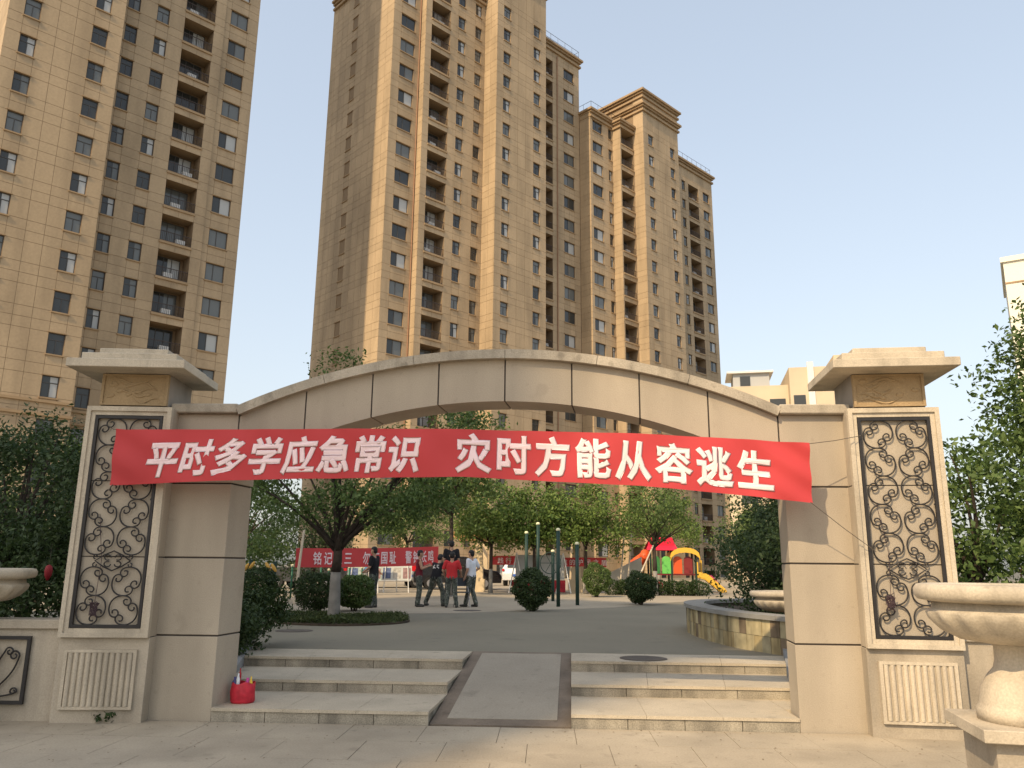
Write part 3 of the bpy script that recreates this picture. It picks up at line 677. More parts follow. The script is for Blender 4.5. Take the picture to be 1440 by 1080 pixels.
BOTC = [(-4.30, 2.47), (-4.1, 2.475), (-3.0, 2.52), (-2.2, 2.545), (-.42, 2.574), (1.47, 2.49), (2.6, 2.39), (3.24, 2.323)]
def ip(t, x): return float(np.interp(x, [p[0] for p in t], [p[1] for p in t]))
def bpt(x, w):      # x along, w 0 bottom .. 1 top
    zt = ip(TOPC, x) ; zb = ip(BOTC, x)
    y = -.345 - .075*min(1, max(0, (x+4.33)/1.2))
    e = max(0, 1-(x+4.33)/1.3); e2 = max(0, 1-(3.28-x)/.9)
    y += .012*e*math.sin(6*(w*1.6 + (x+4.33)*1.1)) + .02*e2*math.sin(8*(w*1.5-(3.28-x)*1.4)) + .018*math.sin(x*2.3+w*1.6) + .008*math.sin(x*6.1-w*4) + .005*math.sin(x*13+w*7)
    return (x, y, zb+(zt-zb)*w)
bn = thing('banner', 'long red cloth banner with white characters hung across the gate arch', 'banner')
m = MB(); NX, NW = 300, 32; vs = [bpt(-4.33+7.6*i/NX, j/NW) for i in range(NX+1) for j in range(NW+1)]
m.add(vs, [(i*(NW+1)+j, (i+1)*(NW+1)+j, (i+1)*(NW+1)+j+1, i*(NW+1)+j+1) for i in range(NX) for j in range(NW)]); m.build('cloth', RED, bn, True)
def pl1(u_, w): x = -3.95+u_; hgt = ip(TOPC, x)-ip(BOTC, x); sl = .20-.10*min(1, u_/3.2); q = bpt(x + w*sl, .185+w/hgt*1.0); return q
letters('平时多学应急常识', .365, pl1, LETTER, bn, .385, .04, 1.13)
def pl2(u_, w): x = -.50+u_; hgt = ip(TOPC, x)-ip(BOTC, x); return bpt(x, .185+w/hgt)
letters('灾时方能从容逃生', .385, pl2, LETTER, bn, .428, .04, 1.12)
for a, b in (((3.26, -.42, 2.945), (3.88, -.265, 3.06)), ((3.24, -.42, 2.33), (3.93, -.27, 1.83)), ((-4.32, -.35, 3.09), (-4.45, -.27, 3.13)), ((-4.29, -.35, 2.48), (-4.4, -.27, 2.40))):
    m = MB(); m.tube([a, tuple((a[i]+b[i])/2-(.01 if i == 2 else 0) for i in range(3)), b], .004, 5); m.build('rope', ROPE, bn)
# coiled loose wire on both grilles
for (x, z, lab) in ((4.02, 1.32, 'tangled dark wire hanging on the sunlit iron grille'), (-4.36, 1.16, 'tangled dark wire hanging on the shaded iron grille')):
    m = MB(); pts = [(x+.055*math.sin(1.3*k)*rng.uniform(.5, 1), (-.29 if x > 0 else -.30)-.02*rng.random(), z+.10*math.sin(.9*k+.6)*rng.uniform(.4, 1)) for k in range(60)]
    m.tube(pts, .0045, 5); m.tube([pts[0], (x+.02, pts[0][1], z+.5), (x-.06, pts[0][1], z+1.0)], .003, 5)
    tag(m.build('wire_tangle', mat('wire', (.05, .03, .035), .6)), lab, 'wire')

# banner strung between pole and tree inside the square
b2 = thing('banner', 'red banner strung between a white pole and a tree behind the people', 'banner')
A2, B2 = Vector((-7.40, 16.3, 0)), Vector((-3.92, 23.9, 0))
def zz2(t): return (2.12+.26*t, 1.53+.12*t)
def b2pt(t, w):
    p = A2.lerp(B2, t); zt, zb = zz2(t); sg = -.03*math.sin(math.pi*t)
    return (p.x, p.y+.02*math.sin(t*22+w*3), zb+(zt-zb)*w+sg)
L2 = (B2-A2).length
m = MB(); vs = [b2pt(i/60, j/6) for i in range(61) for j in range(7)]; m.add(vs, [(i*7+j, (i+1)*7+j, (i+1)*7+j+1, i*7+j+1) for i in range(60) for j in range(6)]); m.build('cloth', RED, b2, True)
def pp2(u_, w): t = .10+u_/L2; zt, zb = zz2(t); q = b2pt(t, .20+w/.62); return (q[0], q[1]-.03, q[2])
letters('铭记五三 勿忘国耻 警钟长鸣', .44, pp2, LETTER, b2, .52, .02)
m = MB(); m.tube([(-7.32, 16.25, PZ-.03), (-7.27, 16.3, 1.6), (-7.2, 16.35, 2.75)], [.055, .045, .035], 8); tag(m.build('banner_pole', mat('pale_wood', (.55, .47, .36), .8, (4, .2))), 'leaning pale wooden pole holding the left end of the inner banner', 'pole')

# ================================================================ BUILDINGS
AL = R(43.5); U = Vector((math.sin(AL), math.cos(AL), 0)); V = Vector((-math.cos(AL), math.sin(AL), 0)); ORG = Vector((-13.68, 65.50, 0))
def W3(u_, v_, z=0): return ORG + U*u_ + V*v_ + Vector((0, 0, z))
WIN_CACHE = {}
def win_meshes(w, h, kind, var):
    key = (round(w, 2), round(h, 2), kind, var)
    if key in WIN_CACHE: return WIN_CACHE[key]
    t = .06; m = MB(); y0, y1 = .10, .16
    m.box(0, t, y0, y1, 0, h); m.box(w-t, w, y0, y1, 0, h); m.box(t, w-t, y0, y1, 0, t); m.box(t, w-t, y0, y1, h-t, h)
    if kind == 'door':
        for q in (.33, .66): m.box(w*q-.03, w*q+.03, y0, y1, t, h-t)
    elif kind == 'wide':
        m.box(w*.42-.03, w*.42+.03, y0, y1, t, h-t)
    else:
        m.box(t, w-t, y0, y1, h*.68-.03, h*.68+.03); m.box(w*.5-.025, w*.5+.025, y0, y1, t, h*.68-.03)
    fr = m.mesh('window_frame', WFRAME)
    p = MB()
    mats = {0: [GLASS, GLASS], 1: [GLASS, GLASS2], 2: [GLASS2, GLASS2], 3: [GLASS, CURT]}[var]
    q = .42 if kind == 'wide' else .5
    p.quad((t, .13, t), (w*q, .13, t), (w*q, .13, h-t), (t, .13, h-t), 0); p.quad((w*q, .131, t), (w-t, .131, t), (w-t, .131, h-t), (w*q, .131, h-t), 1)
    pa = p.mesh('pane', mats)
    s = MB(); s.box(-.07, w+.07, -.09, .10, -.10, -.001); sl = s.mesh('sill', TRIM)
    l = MB(); l.box(-.07, w+.07, -.07, .05, h+.001, h+.07); ln = l.mesh('lintel', TRIM)
    WIN_CACHE[key] = (fr, pa, sl, ln); return WIN_CACHE[key]
def add_window(b, P, D, s, z, w, h, kind, var, trim=True):
    fr, pa, sl, ln = win_meshes(w, h, kind, var)
    rz = math.atan2(D.y, D.x); o = link('window', fr, b); o.location = P + D*s + Vector((0, 0, z)); o.rotation_euler = (0, 0, rz)
    link('pane', pa, o)
    if trim: link('sill', sl, o); link('lintel', ln, o)
BALC = {}
def add_balcony(b, P, D, s, z, w, h, depth, var, seed):
    rz = math.atan2(D.y, D.x); key = (round(w, 2), round(h, 2))
    if key not in BALC:
        m = MB(); m.box(-.05, w+.05, -.10, .12, -.20, -.001); slab = m.mesh('balcony_ledge', TRIM)
        m = MB(); m.box(0, w, .02, .06, .82, .87); m.box(0, w, .02, .06, .05, .09)
        k = 0.06
        while k < w: m.box(k-.012, k+.012, .028, .052, .09, .82); k += .14
        BALC[key] = (slab, m.mesh('railing', RAIL))
    slab, rail = BALC[key]
    o = link('balcony', slab, b); o.location = P + D*s + Vector((0, 0, z)); o.rotation_euler = (0, 0, rz); link('railing', rail, o)
    fr, pa, sl, ln = win_meshes(w*.8, 2.1, 'door', var); d = link('balcony_door', fr, o); d.location = (w*.1, depth-.2, .02); q = link('door_pane', pa, o); q.location = (w*.1, depth-.2, .02)
    g = random.Random(seed)
    if g.random() < .6:
        m = AC_MESH; a = link('ac_unit', m, o); a.location = (g.uniform(.3, w-1.1), .35, .02)
m = MB(); m.box(0, .75, 0, .3, 0, .55); AC_MESH = m.mesh('ac_unit', WHITE)

def facade(b, wallmb, panmb, P, D, N, W, z0, z1, opens, floors, sill0, panels_to=None, edge=0):
    """opens: (s0,s1,kind,dz,h); floors: list of floor indices; P at s=0,z=0; N outward"""
    g = .014; In = -N
    sb = {0.0, W}
    for o in opens: sb |= {o[0], o[1]}
    sb = sorted(sb); S = []
    for a, c in zip(sb, sb[1:]):
        n = max(1, int(round((c-a)/1.25))); S += [a+(c-a)*k/n for k in range(n)]
    S.append(W)
    zb = {z0, z1}
    for k in floors:
        base = sill0+3*k
        zb |= {base, base+1.5, base+2.25} 
        for o in opens: zb |= {base+o[3], base+o[3]+o[4]}
    Z = sorted(z for z in zb if z0-1e-6 <= z <= z1+1e-6)
    Z2 = [Z[0]]
    for z in Z[1:]:
        if z-Z2[-1] > .02: Z2.append(z)
    rects = [(o[0], o[1], sill0+3*k+o[3], sill0+3*k+o[3]+o[4], o[2]) for k in floors for o in opens]
    def pt(s, z, d): v = P + D*s + N*d; return (v.x, v.y, z)
    for a, c in zip(S, S[1:]):
        for e, f in zip(Z2, Z2[1:]):
            ms, mz = (a+c)/2, (e+f)/2
            if any(r[0]-.01 < ms < r[1]+.01 and r[2]-.01 < mz < r[3]+.01 for r in rects): continue
            wallmb.quad(pt(a, e, -.022), pt(c, e, -.022), pt(c, f, -.022), pt(a, f, -.022), 1)
            A = [pt(a+g, e+g, 0), pt(c-g, e+g, 0), pt(c-g, f-g, 0), pt(a+g, f-g, 0)]; B = [pt(a+g, e+g, -.021), pt(c-g, e+g, -.021), pt(c-g, f-g, -.021), pt(a+g, f-g, -.021)]
            fs = [(0, 1, 2, 3), (0, 4, 5, 1), (1, 5, 6, 2), (2, 6, 7, 3), (3, 7, 4, 0)]
            if panels_to is not None and panels_to[1] < mz < panels_to[2] and panels_to[3] < 280:
                q = MB(); q.add(A+B, fs); q.build('stone_panel', TAN, panels_to[0]); panels_to[3] += 1
            else: panmb.add(A+B, fs)
    for (a, c, e, f, kind) in rects:
        dp = 1.35 if kind == 'balc' else .2
        for q in (((a, e), (c, e)), ((c, e), (c, f)), ((c, f), (a, f)), ((a, f), (a, e))):
            (s0, y0), (s1, y1) = q; wallmb.quad(pt(s0, y0, 0), pt(s1, y1, 0), pt(s1, y1, -dp), pt(s0, y0, -dp), 1 if kind == 'balc' else 0)  # balcony recesses get the darker colour as painted-in shade, back wall too
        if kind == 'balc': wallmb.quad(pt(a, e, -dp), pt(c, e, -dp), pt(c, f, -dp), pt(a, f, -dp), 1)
        rngv = random.Random(int(a*97)+int(e*31)+int(P.x*7)); var = rngv.choice([0, 0, 1, 1, 2, 2, 3, 3])
        if kind == 'balc': add_balcony(b, P, D, a, e, c-a, f-e, 1.35, var, int(e*13)+int(a*5))
        else: add_window(b, P, D, a, e, c-a, f-e, 'wide' if c-a > 1.3 else 'small', var)
def slab_uv(m, u0, u1, v0, v1, z0, z1, mi=0):
    p = [W3(u0, v0), W3(u1, v0), W3(u1, v1), W3(u0, v1)]; m.prism([(q.x, q.y) for q in p], z0, z1, mi)
def railing(b, segs, z):
    m = MB()
    for (a, c) in segs:
        a, c = W3(*a), W3(*c); n = max(1, int((c-a).length/1.2))
        for k in range(n+1): p = a.lerp(c, k/n); m.tube([(p.x, p.y, z), (p.x, p.y, z+1.25)], .025, 4)
        for h_ in (.5, 1.25): m.tube([(a.x, a.y, z+h_), (c.x, c.y, z+h_)], .025, 4)
    m.build('roof_railing', RAIL, b)
def cornice(b, segs, z, hh=.9, ov=.45):
    """two stepped bands along wall runs (u0,v0)-(u1,v1) given as boxes in uv"""
    for (u0, u1, v0, v1) in segs:
        m = MB(); slab_uv(m, u0-ov*.5, u1+ov*.5, v0-ov*.5, v1, z-.9, z-.62); slab_uv(m, u0-ov*.55, u1+ov*.55, v0-ov*.55, v1, z-.25, z-.003); slab_uv(m, u0-ov, u1+ov, v0-ov, v1, z, z+.28); m.build('cornice', TRIM, b)
NB = -V; NL = -U
def tower(label, z_top, segs, left, sill0, floors, back_v, panels=None, roofs=None):
    """segs: (u0,u1,v,ztop,opens); left: list of (u, v_near, v_far, ztop, opens)"""
    b = thing('apartment_tower', label, 'apartment tower', tuple(W3(segs[0][0], segs[0][2], 0)))
    b.location = (0, 0, 0)
    wall, pan = MB(), MB()
    wobj = None
    if panels is not None: wobj = link('wall', None, b); panels = [wobj, panels[0], panels[1], 0]
    for si, (u0, u1, v, zt, ops) in enumerate(segs):
        facade(b, wall, pan, W3(u0, v), U, NB, u1-u0, 0, zt, [(o[0]-u0, o[1]-u0, *o[2:]) for o in ops], floors, sill0, panels if si == 0 else None)
        m = MB(); slab_uv(m, u0+.03, u1-.03, v+1.45, back_v, -.5, zt-.02); m.build('core', TAN_JOINT_SHADE, b)
        m = MB(); slab_uv(m, u0, u1, v+.03, back_v, zt-.1, zt+.003); m.build('roof', TRIM, b)
    for (u_, vn, vf, zt, ops) in left:
        # s runs along -V from far to near
        facade(b, wall, pan, W3(u_, vf), -V, NL, vf-vn, 0, zt, [(vf-o[1], vf-o[0], *o[2:]) for o in ops], floors, sill0)
    if wobj is not None: wobj.data = None; q = wall.build('wall_backing', [TRIM, TAN_JOINT_SHADE], b)
    else: wall.build('wall', [TRIM, TAN_JOINT_SHADE], b)
    tag(pan.build('cladding', TAN, b), kind='stuff')
    return b
fl = list(range(0, 22))
win = lambda a, c, dz=0, h_=1.5: (a, c, 'win', dz, h_)
bal = lambda a, c: (a, c, 'balc', -.75, 2.25)
# main tower
mt_ = tower('tall tan apartment tower with sunlit strips rising behind the arch', 66,
    [(-2.84, .73, 0, 66.2, [win(-1.82, -.03)]),
     (.73, 9.26, -.855, 66.2, [bal(1.54, 4.12), win(5.27, 6.25), win(7.77, 8.66)]),
     (9.26, 17.28, -2.95, 70.5, [win(10.29, 11.34), win(15.17, 16.22)]),
     (17.28, 27.0, .3, 67.2, [bal(19.6, 21.9), win(24.0, 25.9)])],
    [(-2.84, 0, 12.5, 66.2, [win(7.05, 8.0)]), (.73, -.855, 0, 66.2, []), (9.26, -2.95, -.855, 70.5, [])],
    .4, fl, 12.5)
cornice(mt_, [(-2.84, 9.26, -.855, 12.4)], 66.2); cornice(mt_, [(9.26, 17.28, -2.95, 10)], 70.5); cornice(mt_, [(17.3, 27.0, .3, 12)], 67.2)
railing(mt_, [((17.4, .2), (26.9, .2)), ((26.9, .2), (26.9, 9))], 67.45)
m = MB(); p = W3(.60, -.06); m.tube([(p.x, p.y, .4), (p.x, p.y, 66)], .06, 8); p = W3(22.7, .22); m.tube([(p.x, p.y, .4), (p.x, p.y, 66)], .06, 8); m.build('drain_pipe', mat('drain_pipe', (.35, .2, .12), .6), mt_)
# farther tower
ft = tower('farther tan apartment tower with a crowned block, beyond the main tower', 60,
    [(27.03, 31.53, -1.53, 59.4, [win(27.5, 29.4), win(30.7, 31.35)]),
     (31.53, 34.46, -2.84, 59.4, [bal(31.75, 34.3)]),
     (34.46, 42.55, -4.44, 64.2, [win(35.56, 36.6), win(40.57, 41.5)]),
     (42.55, 57.9, -.2, 61.4, [win(49.6, 50.4), bal(51.3, 54.0), win(55.3, 56.9)])],
    [(27.03, -1.53, .28, 59.4, []), (31.53, -2.84, -1.53, 59.4, []), (34.46, -4.44, -2.84, 64.2, [])],
    -.26, list(range(0, 20)), 12)
cornice(ft, [(27.2, 31.53, -1.53, 11)], 59.4); cornice(ft, [(31.53, 34.46, -2.84, 10)], 59.1); cornice(ft, [(34.46, 42.55, -4.44, 9)], 62.2); cornice(ft, [(34.5, 42.5, -4.40, 8.9)], 64.2, ov=.5); cornice(ft, [(42.6, 57.9, -.2, 11)], 61.4)
railing(ft, [((27.3, -1.5), (34.3, -1.5)), ((27.3, -1.5), (27.3, 5))], 59.6); railing(ft, [((42.7, -.1), (57.8, -.1)), ((57.8, -.1), (57.8, 8))], 61.7)
# near left tower
lt = tower('near tan apartment tower above the shaded pylon, plain panelled block beside balconies', 84,
    [(-36.2, -28.78, -1.9, 84, [win(-35.25, -34.26), win(-30.83, -29.78)]),
     (-28.78, -20.1, .6, 84, [win(-28.0, -27.1), win(-25.74, -24.77), bal(-23.5, -21.0)]),
     (-20.1, -17.0, .75, 84, [win(-19.57, -18.0)])],
    [(-36.2, -1.9, 3, 84, [])], .4, list(range(0, 28)), 12.5, panels=(10, 46))
for z in (11.2, 12.1):
    m = MB(); slab_uv(m, -36.25, -28.7, -2.05, -1.7, z-.09, z+.09); slab_uv(m, -28.69, -17.0, .45, .7, z-.09, z+.09); m.build('string_course', TRIM, lt)
# tower behind the street whose shadow falls across the square (stands outside the view)
k = 66; ex, ey = .55-math.sin(SUN_AZ)*k, -.1-math.cos(SUN_AZ)*k
oc = thing('apartment_tower', 'tan apartment tower across the street, facing the gate', 'apartment tower', (ex, ey, 0), SUN_AZ*-1)
m = MB(); m.box(-17.5, 0, -14, 0, -.5, 71.1); m.build('wall', TAN, oc)
m = MB(); m.box(-17.6, .0, -14.4, .1, 71.103, 71.7); m.build('cornice', TRIM, oc)
m = MB()
for fz in range(24):
    for q in range(5): m.box(-16.5+3.2*q, -14.9+3.2*q, .003, .05, 1.4+3*fz, 2.9+3*fz)
tag(m.build('windows', GLASS, oc), kind='stuff')
# low beige building right of the arch
bb = thing('low_building', 'low cream building with roof huts between the arch and the sunlit pylon', 'building', (24, 70, 0), R(-10))
CREAM = mat('cream_render', (.60, .50, .36), .85, (.4, .1)); 
m = MB(); m.box(-5.6, .6, 0, 10, -.3, 19.6); m.box(.6, 9, -1.5, 10, -.3, 21.0); m.build('wall', CREAM, bb)
m = MB(); m.box(-4.6, -1.0, 1.2, 5, 19.603, 21.2); m.build('roof_hut', mat('grey_render', (.42, .43, .43), .8), bb)
m = MB(); m.box(-5.2, -.6, .8, 5.4, 21.203, 21.4); m.build('hut_roof', WHITE, bb)
m = MB(); m.box(-3.9, -2.9, 1.15, 1.19, 19.9, 20.9); m.build('hut_opening', GLASS, bb)
m = MB(); m.box(5.2, 9, .5, 8, 21.003, 22.6); m.build('roof_block', CREAM, bb)
m = MB(); m.box(2.3, 2.9, -1.62, -1.503, 15, 21.5); m.build('wall_fin', WHITE, bb)
for z in (18.2, 15.2, 12.2, 9.2, 6.2, 3.2):
    for x in (-4.4, -1.2): 
        m = MB(); m.box(x, x+1.5, -.04, -.003, z-1.4, z); m.build('window', GLASS, bb)
    m = MB(); m.box(.9, 2.0, -1.54, -1.503, z-1.4, z); m.build('window', GLASS, bb)
rb = thing('pale_tower', 'pale cream tower block behind the slender-leaved tree', 'building', (52.6, 79, 0), R(-30))
m = MB(); m.box(0, 22, 0, 14, -.3, 36); m.build('wall', mat('pale_cream', (.80, .77, .66), .85), rb)
m = MB(); m.box(-.25, 22.25, -.25, 14.25, 36.003, 36.6); m.build('parapet', mat('pale_cream', (.80, .77, .66)), rb)
m = MB(); m.box(-.06, 22.06, -.06, -.003, 33.4, 33.6); m.build('string_course', TRIM, rb)
for z in (31, 28, 25, 22, 19, 16, 13, 10, 7, 4):
    for x in (3, 8, 13, 18): m = MB(); m.box(x, x+1.6, -.03, -.003, z-1.5, z); m.build('window', GLASS, rb)

# ================================================================ PEOPLE
SKIN = mat('skin', (.42, .25, .17), .6); HAIR = mat('hair_black', (.012, .011, .011), .5); SHOE = mat('shoe_dark', (.05, .048, .045), .7)
def camo():
    if 'camouflage_cloth' in MATS: return MATS['camouflage_cloth']
    m = bpy.data.materials.new('camouflage_cloth'); m.use_nodes = True; n = m.node_tree; b = n.nodes['Principled BSDF']; b.inputs['Roughness'].default_value = .9
    g = n.nodes.new('ShaderNodeNewGeometry'); t = n.nodes.new('ShaderNodeTexNoise'); t.inputs['Scale'].default_value = 11; t.inputs['Detail'].default_value = 2
    c = n.nodes.new('ShaderNodeValToRGB'); c.color_ramp.interpolation = 'CONSTANT'; e = c.color_ramp.elements
    e[0].position = 0; e[0].color = (.035, .042, .038, 1); e[1].position = .44; e[1].color = (.10, .115, .095, 1)
    for p_, q_ in ((.52, (.055, .065, .05, 1)), (.6, (.20, .21, .19, 1))): k = e.new(p_); k.color = q_
    n.links.new(g.outputs['Position'], t.inputs['Vector']); n.links.new(t.outputs[0], c.inputs[0]); n.links.new(c.outputs[0], b.inputs['Base Color'])
    MATS['camouflage_cloth'] = m; return m
def capsule(m, a, b, r0, r1, n=10):
    a, b = Vector(a), Vector(b); pts = []; rd = []
    d = (b-a); l = d.length or 1e-6; d = d/l
    for k in range(4): q = math.pi/2*k/4; pts.append(a-d*r0*math.cos(q)); rd.append(max(.002, r0*math.sin(q)))
    for k in range(4): pts.append(a.lerp(b, k/3)); rd.append(r0+(r1-r0)*k/3)
    for k in range(1, 5): q = math.pi/2*k/4; pts.append(b+d*r1*math.sin(q)); rd.append(max(.002, r1*math.cos(q)))
    m.tube(pts, rd, n)
def person(label, loc, rz, J, shirt, pants, sleeve='short', h=1.0, number=None):
    """J: joint overrides in a local frame, facing +y"""
    D_ = dict(pel=(0, 0, .96), wai=(0, 0, 1.10), che=(0, .01, 1.32), nek=(0, .01, 1.49), hed=(0, .03, 1.63),
              shL=(-.19, 0, 1.43), shR=(.19, 0, 1.43), elL=(-.24, -.02, 1.15), elR=(.24, -.02, 1.15), wrL=(-.23, .08, .92), wrR=(.23, .08, .92),
              hiL=(-.095, 0, .93), hiR=(.095, 0, .93), knL=(-.11, .03, .50), knR=(.11, .03, .50), anL=(-.12, -.02, .09), anR=(.12, -.02, .09))
    D_.update(J); v = {k: Vector(p) for k, p in D_.items()}
    parts = []   # (kind, a, b, r0, r1)
    add = lambda kind, a, b, r0, r1: parts.append((kind, Vector(a), Vector(b), r0, r1))
    for dx in (-.07, 0, .07):
        o = Vector((dx, 0, 0)); add('shirt', v['pel']+o*1.1, v['wai']+o, .115, .105); add('shirt', v['wai']+o, v['che']+o*1.2, .105, .115)
    add('shirt', v['che'], v['shL']*.9+v['che']*.1, .10, .075); add('shirt', v['che'], v['shR']*.9+v['che']*.1, .10, .075)
    add('skin', v['che']+(v['nek']-v['che'])*.6, v['nek'], .06, .055); hd = v['hed']; nd = (hd-v['nek']).normalized()
    add('skin', v['nek'], hd-nd*.04, .052, .07); add('skin', hd-nd*.03+Vector((0, .01, 0)), hd+nd*.035, .078, .088)
    add('skin', hd+Vector((0, .08, -.01)), hd+Vector((0, .102, -.03)), .014, .016)                       # nose
    for s in (-1, 1): add('skin', hd+Vector((s*.085, 0, -.02)), hd+Vector((s*.09, -.005, .015)), .018, .02)   # ears
    add('skin', hd+Vector((-.02, .075, -.07)), hd+Vector((.02, .075, -.07)), .014, .014)                  # mouth and chin
    for s in ('L', 'R'):
        sg = -1 if s == 'L' else 1; sh, el, wr = v['sh'+s], v['el'+s], v['wr'+s]
        if sleeve != 'none': md = sh.lerp(el, .72); add('shirt', sh, md, .072, .066); add('skin', md, el, .048, .044)
        else: add('skin', sh, el, .056, .044)
        add('skin', el, wr, .044, .029)
        fd = (wr-el).normalized(); side = fd.cross(Vector((0, 0, 1))); side = side.normalized() if side.length > .1 else Vector((0, 1, 0))
        palm = wr+fd*.075; add('skin', wr, palm, .03, .036)
        curl = Vector((0, .35, -.15))
        for k, (o, L_) in enumerate(((-.032, .058), (-.011, .07), (.011, .066), (.032, .05))):
            a = palm+side*o; c1 = a+(fd+curl*.4).normalized()*L_*.55; c2 = c1+(fd+curl*1.2).normalized()*L_*.5
            add('skin', a, c1, .0105, .010); add('skin', c1, c2, .010, .008)
        a = wr+fd*.03+side*sg*-.03; add('skin', a, a+(fd*.6-side*sg*.7).normalized()*.055, .012, .009)
        hp, kn, an = v['hi'+s], v['kn'+s], v['an'+s]
        add('pants', v['pel']+Vector((sg*.06, 0, -.02)), hp, .12, .105); add('pants', hp, kn, .105, .078); add('pants', kn, an+Vector((0, 0, .03)), .078, .072)
        ft_ = Vector((sg*.03, .17, -.05)); add('shoe', an+Vector((0, -.03, -.045)), an+ft_, .045, .038)
    m = MB()
    for (k, a, b, r0, r1) in parts: capsule(m, a, b, r0, r1, 9 if r0 > .03 else 6)
    me = m.mesh('person', SKIN); ob = bpy.data.objects.new('tmp', me); col.objects.link(ob)
    rm = ob.modifiers.new('r', 'REMESH'); rm.mode = 'VOXEL'; rm.voxel_size = .0125; sm = ob.modifiers.new('s', 'SMOOTH'); sm.iterations = 3; sm.factor = .5
    bpy.context.view_layer.update(); body = bpy.data.meshes.new_from_object(ob.evaluated_get(bpy.context.evaluated_depsgraph_get())); bpy.data.objects.remove(ob)
    body.materials.clear(); mats = [SKIN, shirt, pants, SHOE]; kid = {'skin': 0, 'shirt': 1, 'pants': 2, 'shoe': 3}
    for q in mats: body.materials.append(q)
    nP = len(body.polygons); ctr = np.empty(nP*3); body.polygons.foreach_get('center', ctr); ctr = ctr.reshape(-1, 3)
    best = np.full(nP, 1e9); idx = np.zeros(nP, int)
    for (k, a, b, r0, r1) in parts:
        a_, b_ = np.array(a), np.array(b); d = b_-a_; t = np.clip(((ctr-a_)@d)/(d@d+1e-9), 0, 1); dist = np.linalg.norm(ctr-a_-t[:, None]*d, axis=1)-(r0+(r1-r0)*t)
        w = dist < best; best[w] = dist[w]; idx[w] = kid[k]
    body.polygons.foreach_set('material_index', idx.astype(np.int32)); body.polygons.foreach_set('use_smooth', [True]*nP); body.update()
    P_ = tag(link('person', body, None, loc, rz), label, 'person', None); P_.scale = (h, h, h)
    m = MB(); m.ell(hd+nd*.05+Vector((0, -.018, 0)), (.093, .098, .085), 14, 10); m.ell(hd+Vector((0, -.05, -.0)), (.085, .06, .085), 12, 8); m.build('hair', HAIR, P_, True)
    for s in (-1, 1):
        m = MB(); m.ell(hd+Vector((s*.033, .083, .005)), (.012, .008, .007), 8, 6); m.build('eye', HAIR, P_, True)
    if number:
        def pn(u_, w): return (v['che'].x+.13-u_-.02, v['che'].y-.14, v['che'].z-.12+w)
        ne = len(P_.children)
        letters(number, .24, lambda u_, w: (v['che'].x-.13+u_, v['che'].y-.135, v['che'].z-.10+w), WHITE, P_, .14, .02)
    return P_
BLK = mat('cloth_black', (.014, .014, .017), .9); RDS = mat('cloth_red', (.48, .03, .035), .85); WHT = mat('cloth_white', (.66, .68, .73), .85); MAR = mat('cloth_maroon', (.13, .012, .022), .85); BLU = mat('cloth_blue', (.06, .16, .27), .85)
CAM_ = camo()
hold = dict(elL=(-.25, .02, 1.16), wrL=(-.12, .24, 1.05), elR=(.25, .02, 1.16), wrR=(.12, .24, 1.05))
person('man in black shirt and camouflage trousers standing apart, hands joined', (-4.62, 15.0, PZ), R(75), dict(hold), BLK, CAM_)
person('person in maroon sleeveless top and camouflage trousers, hands raised', (-3.42, 15.9, PZ), R(-75), dict(elL=(-.25, .06, 1.18), wrL=(-.14, .28, 1.28), elR=(.24, .06, 1.18), wrR=(.12, .28, 1.25)), MAR, CAM_, 'none', .96)
person('person in black number 65 vest leaning with legs apart', (-2.95, 16.4, PZ), R(-28), dict(pel=(0, -.05, .88), wai=(0, 0, 1.02), che=(0, .10, 1.22), nek=(0, .15, 1.37), hed=(0, .20, 1.50), shL=(-.19, .1, 1.31), shR=(.19, .1, 1.31), elL=(-.24, .22, 1.08), wrL=(-.15, .42, 1.0), elR=(.25, .2, 1.06), wrR=(.18, .4, .95), hiL=(-.1, -.05, .86), hiR=(.1, -.05, .86), knL=(-.24, .02, .48), knR=(.22, .05, .46), anL=(-.36, -.05, .09), anR=(.3, -.04, .09)), BLK, CAM_, 'none', .97, '65')
person('person in black shirt standing raised behind the red shirt', (-2.62, 17.4, PZ+.30), R(10), {}, BLK, mat('cloth_dark', (.03, .032, .036), .9), 'short', .98)
person('person in red shirt and camouflage trousers seen from behind', (-2.38, 15.6, PZ), R(4), dict(anL=(-.15, -.02, .09), anR=(.17, -.02, .09), elL=(-.29, .0, 1.17), wrL=(-.22, .16, .98), elR=(.29, 0, 1.17), wrR=(.3, .2, 1.02)), RDS, CAM_, 'short', .93)
person('person in white shirt and camouflage trousers, hand on hip', (-1.84, 16.2, PZ), R(60), dict(elR=(.33, -.06, 1.2), wrR=(.17, .06, 1.04), anL=(-.12, .12, .09), anR=(.1, -.12, .09)), WHT, CAM_, 'short', .97)
person('person in blue shirt bending forward in front of the display easel', (-7.0, 24.5, PZ), R(-70), dict(wai=(0, .08, 1.08), che=(0, .28, 1.22), nek=(0, .42, 1.30), hed=(0, .52, 1.38), shL=(-.19, .32, 1.28), shR=(.19, .32, 1.28), elL=(-.22, .45, 1.03), wrL=(-.15, .6, .9), elR=(.22, .45, 1.03), wrR=(.15, .6, .9)), BLU, mat('cloth_grey', (.2, .2, .2), .9))
m = MB(); m.box(-.2, .2, -.2, .2, .27, .30); 
for sx in (-1, 1):
    for sy in (-1, 1): m.tube([(sx*.2, sy*.2, 0), (sx*.17, sy*.17, .27)], .014, 6)
tag(m.build('stool', mat('steel', (.3, .3, .31), .4, metal=.6), None, loc=(-2.62, 17.4, PZ)), 'small metal stool under the raised person in black', 'stool')
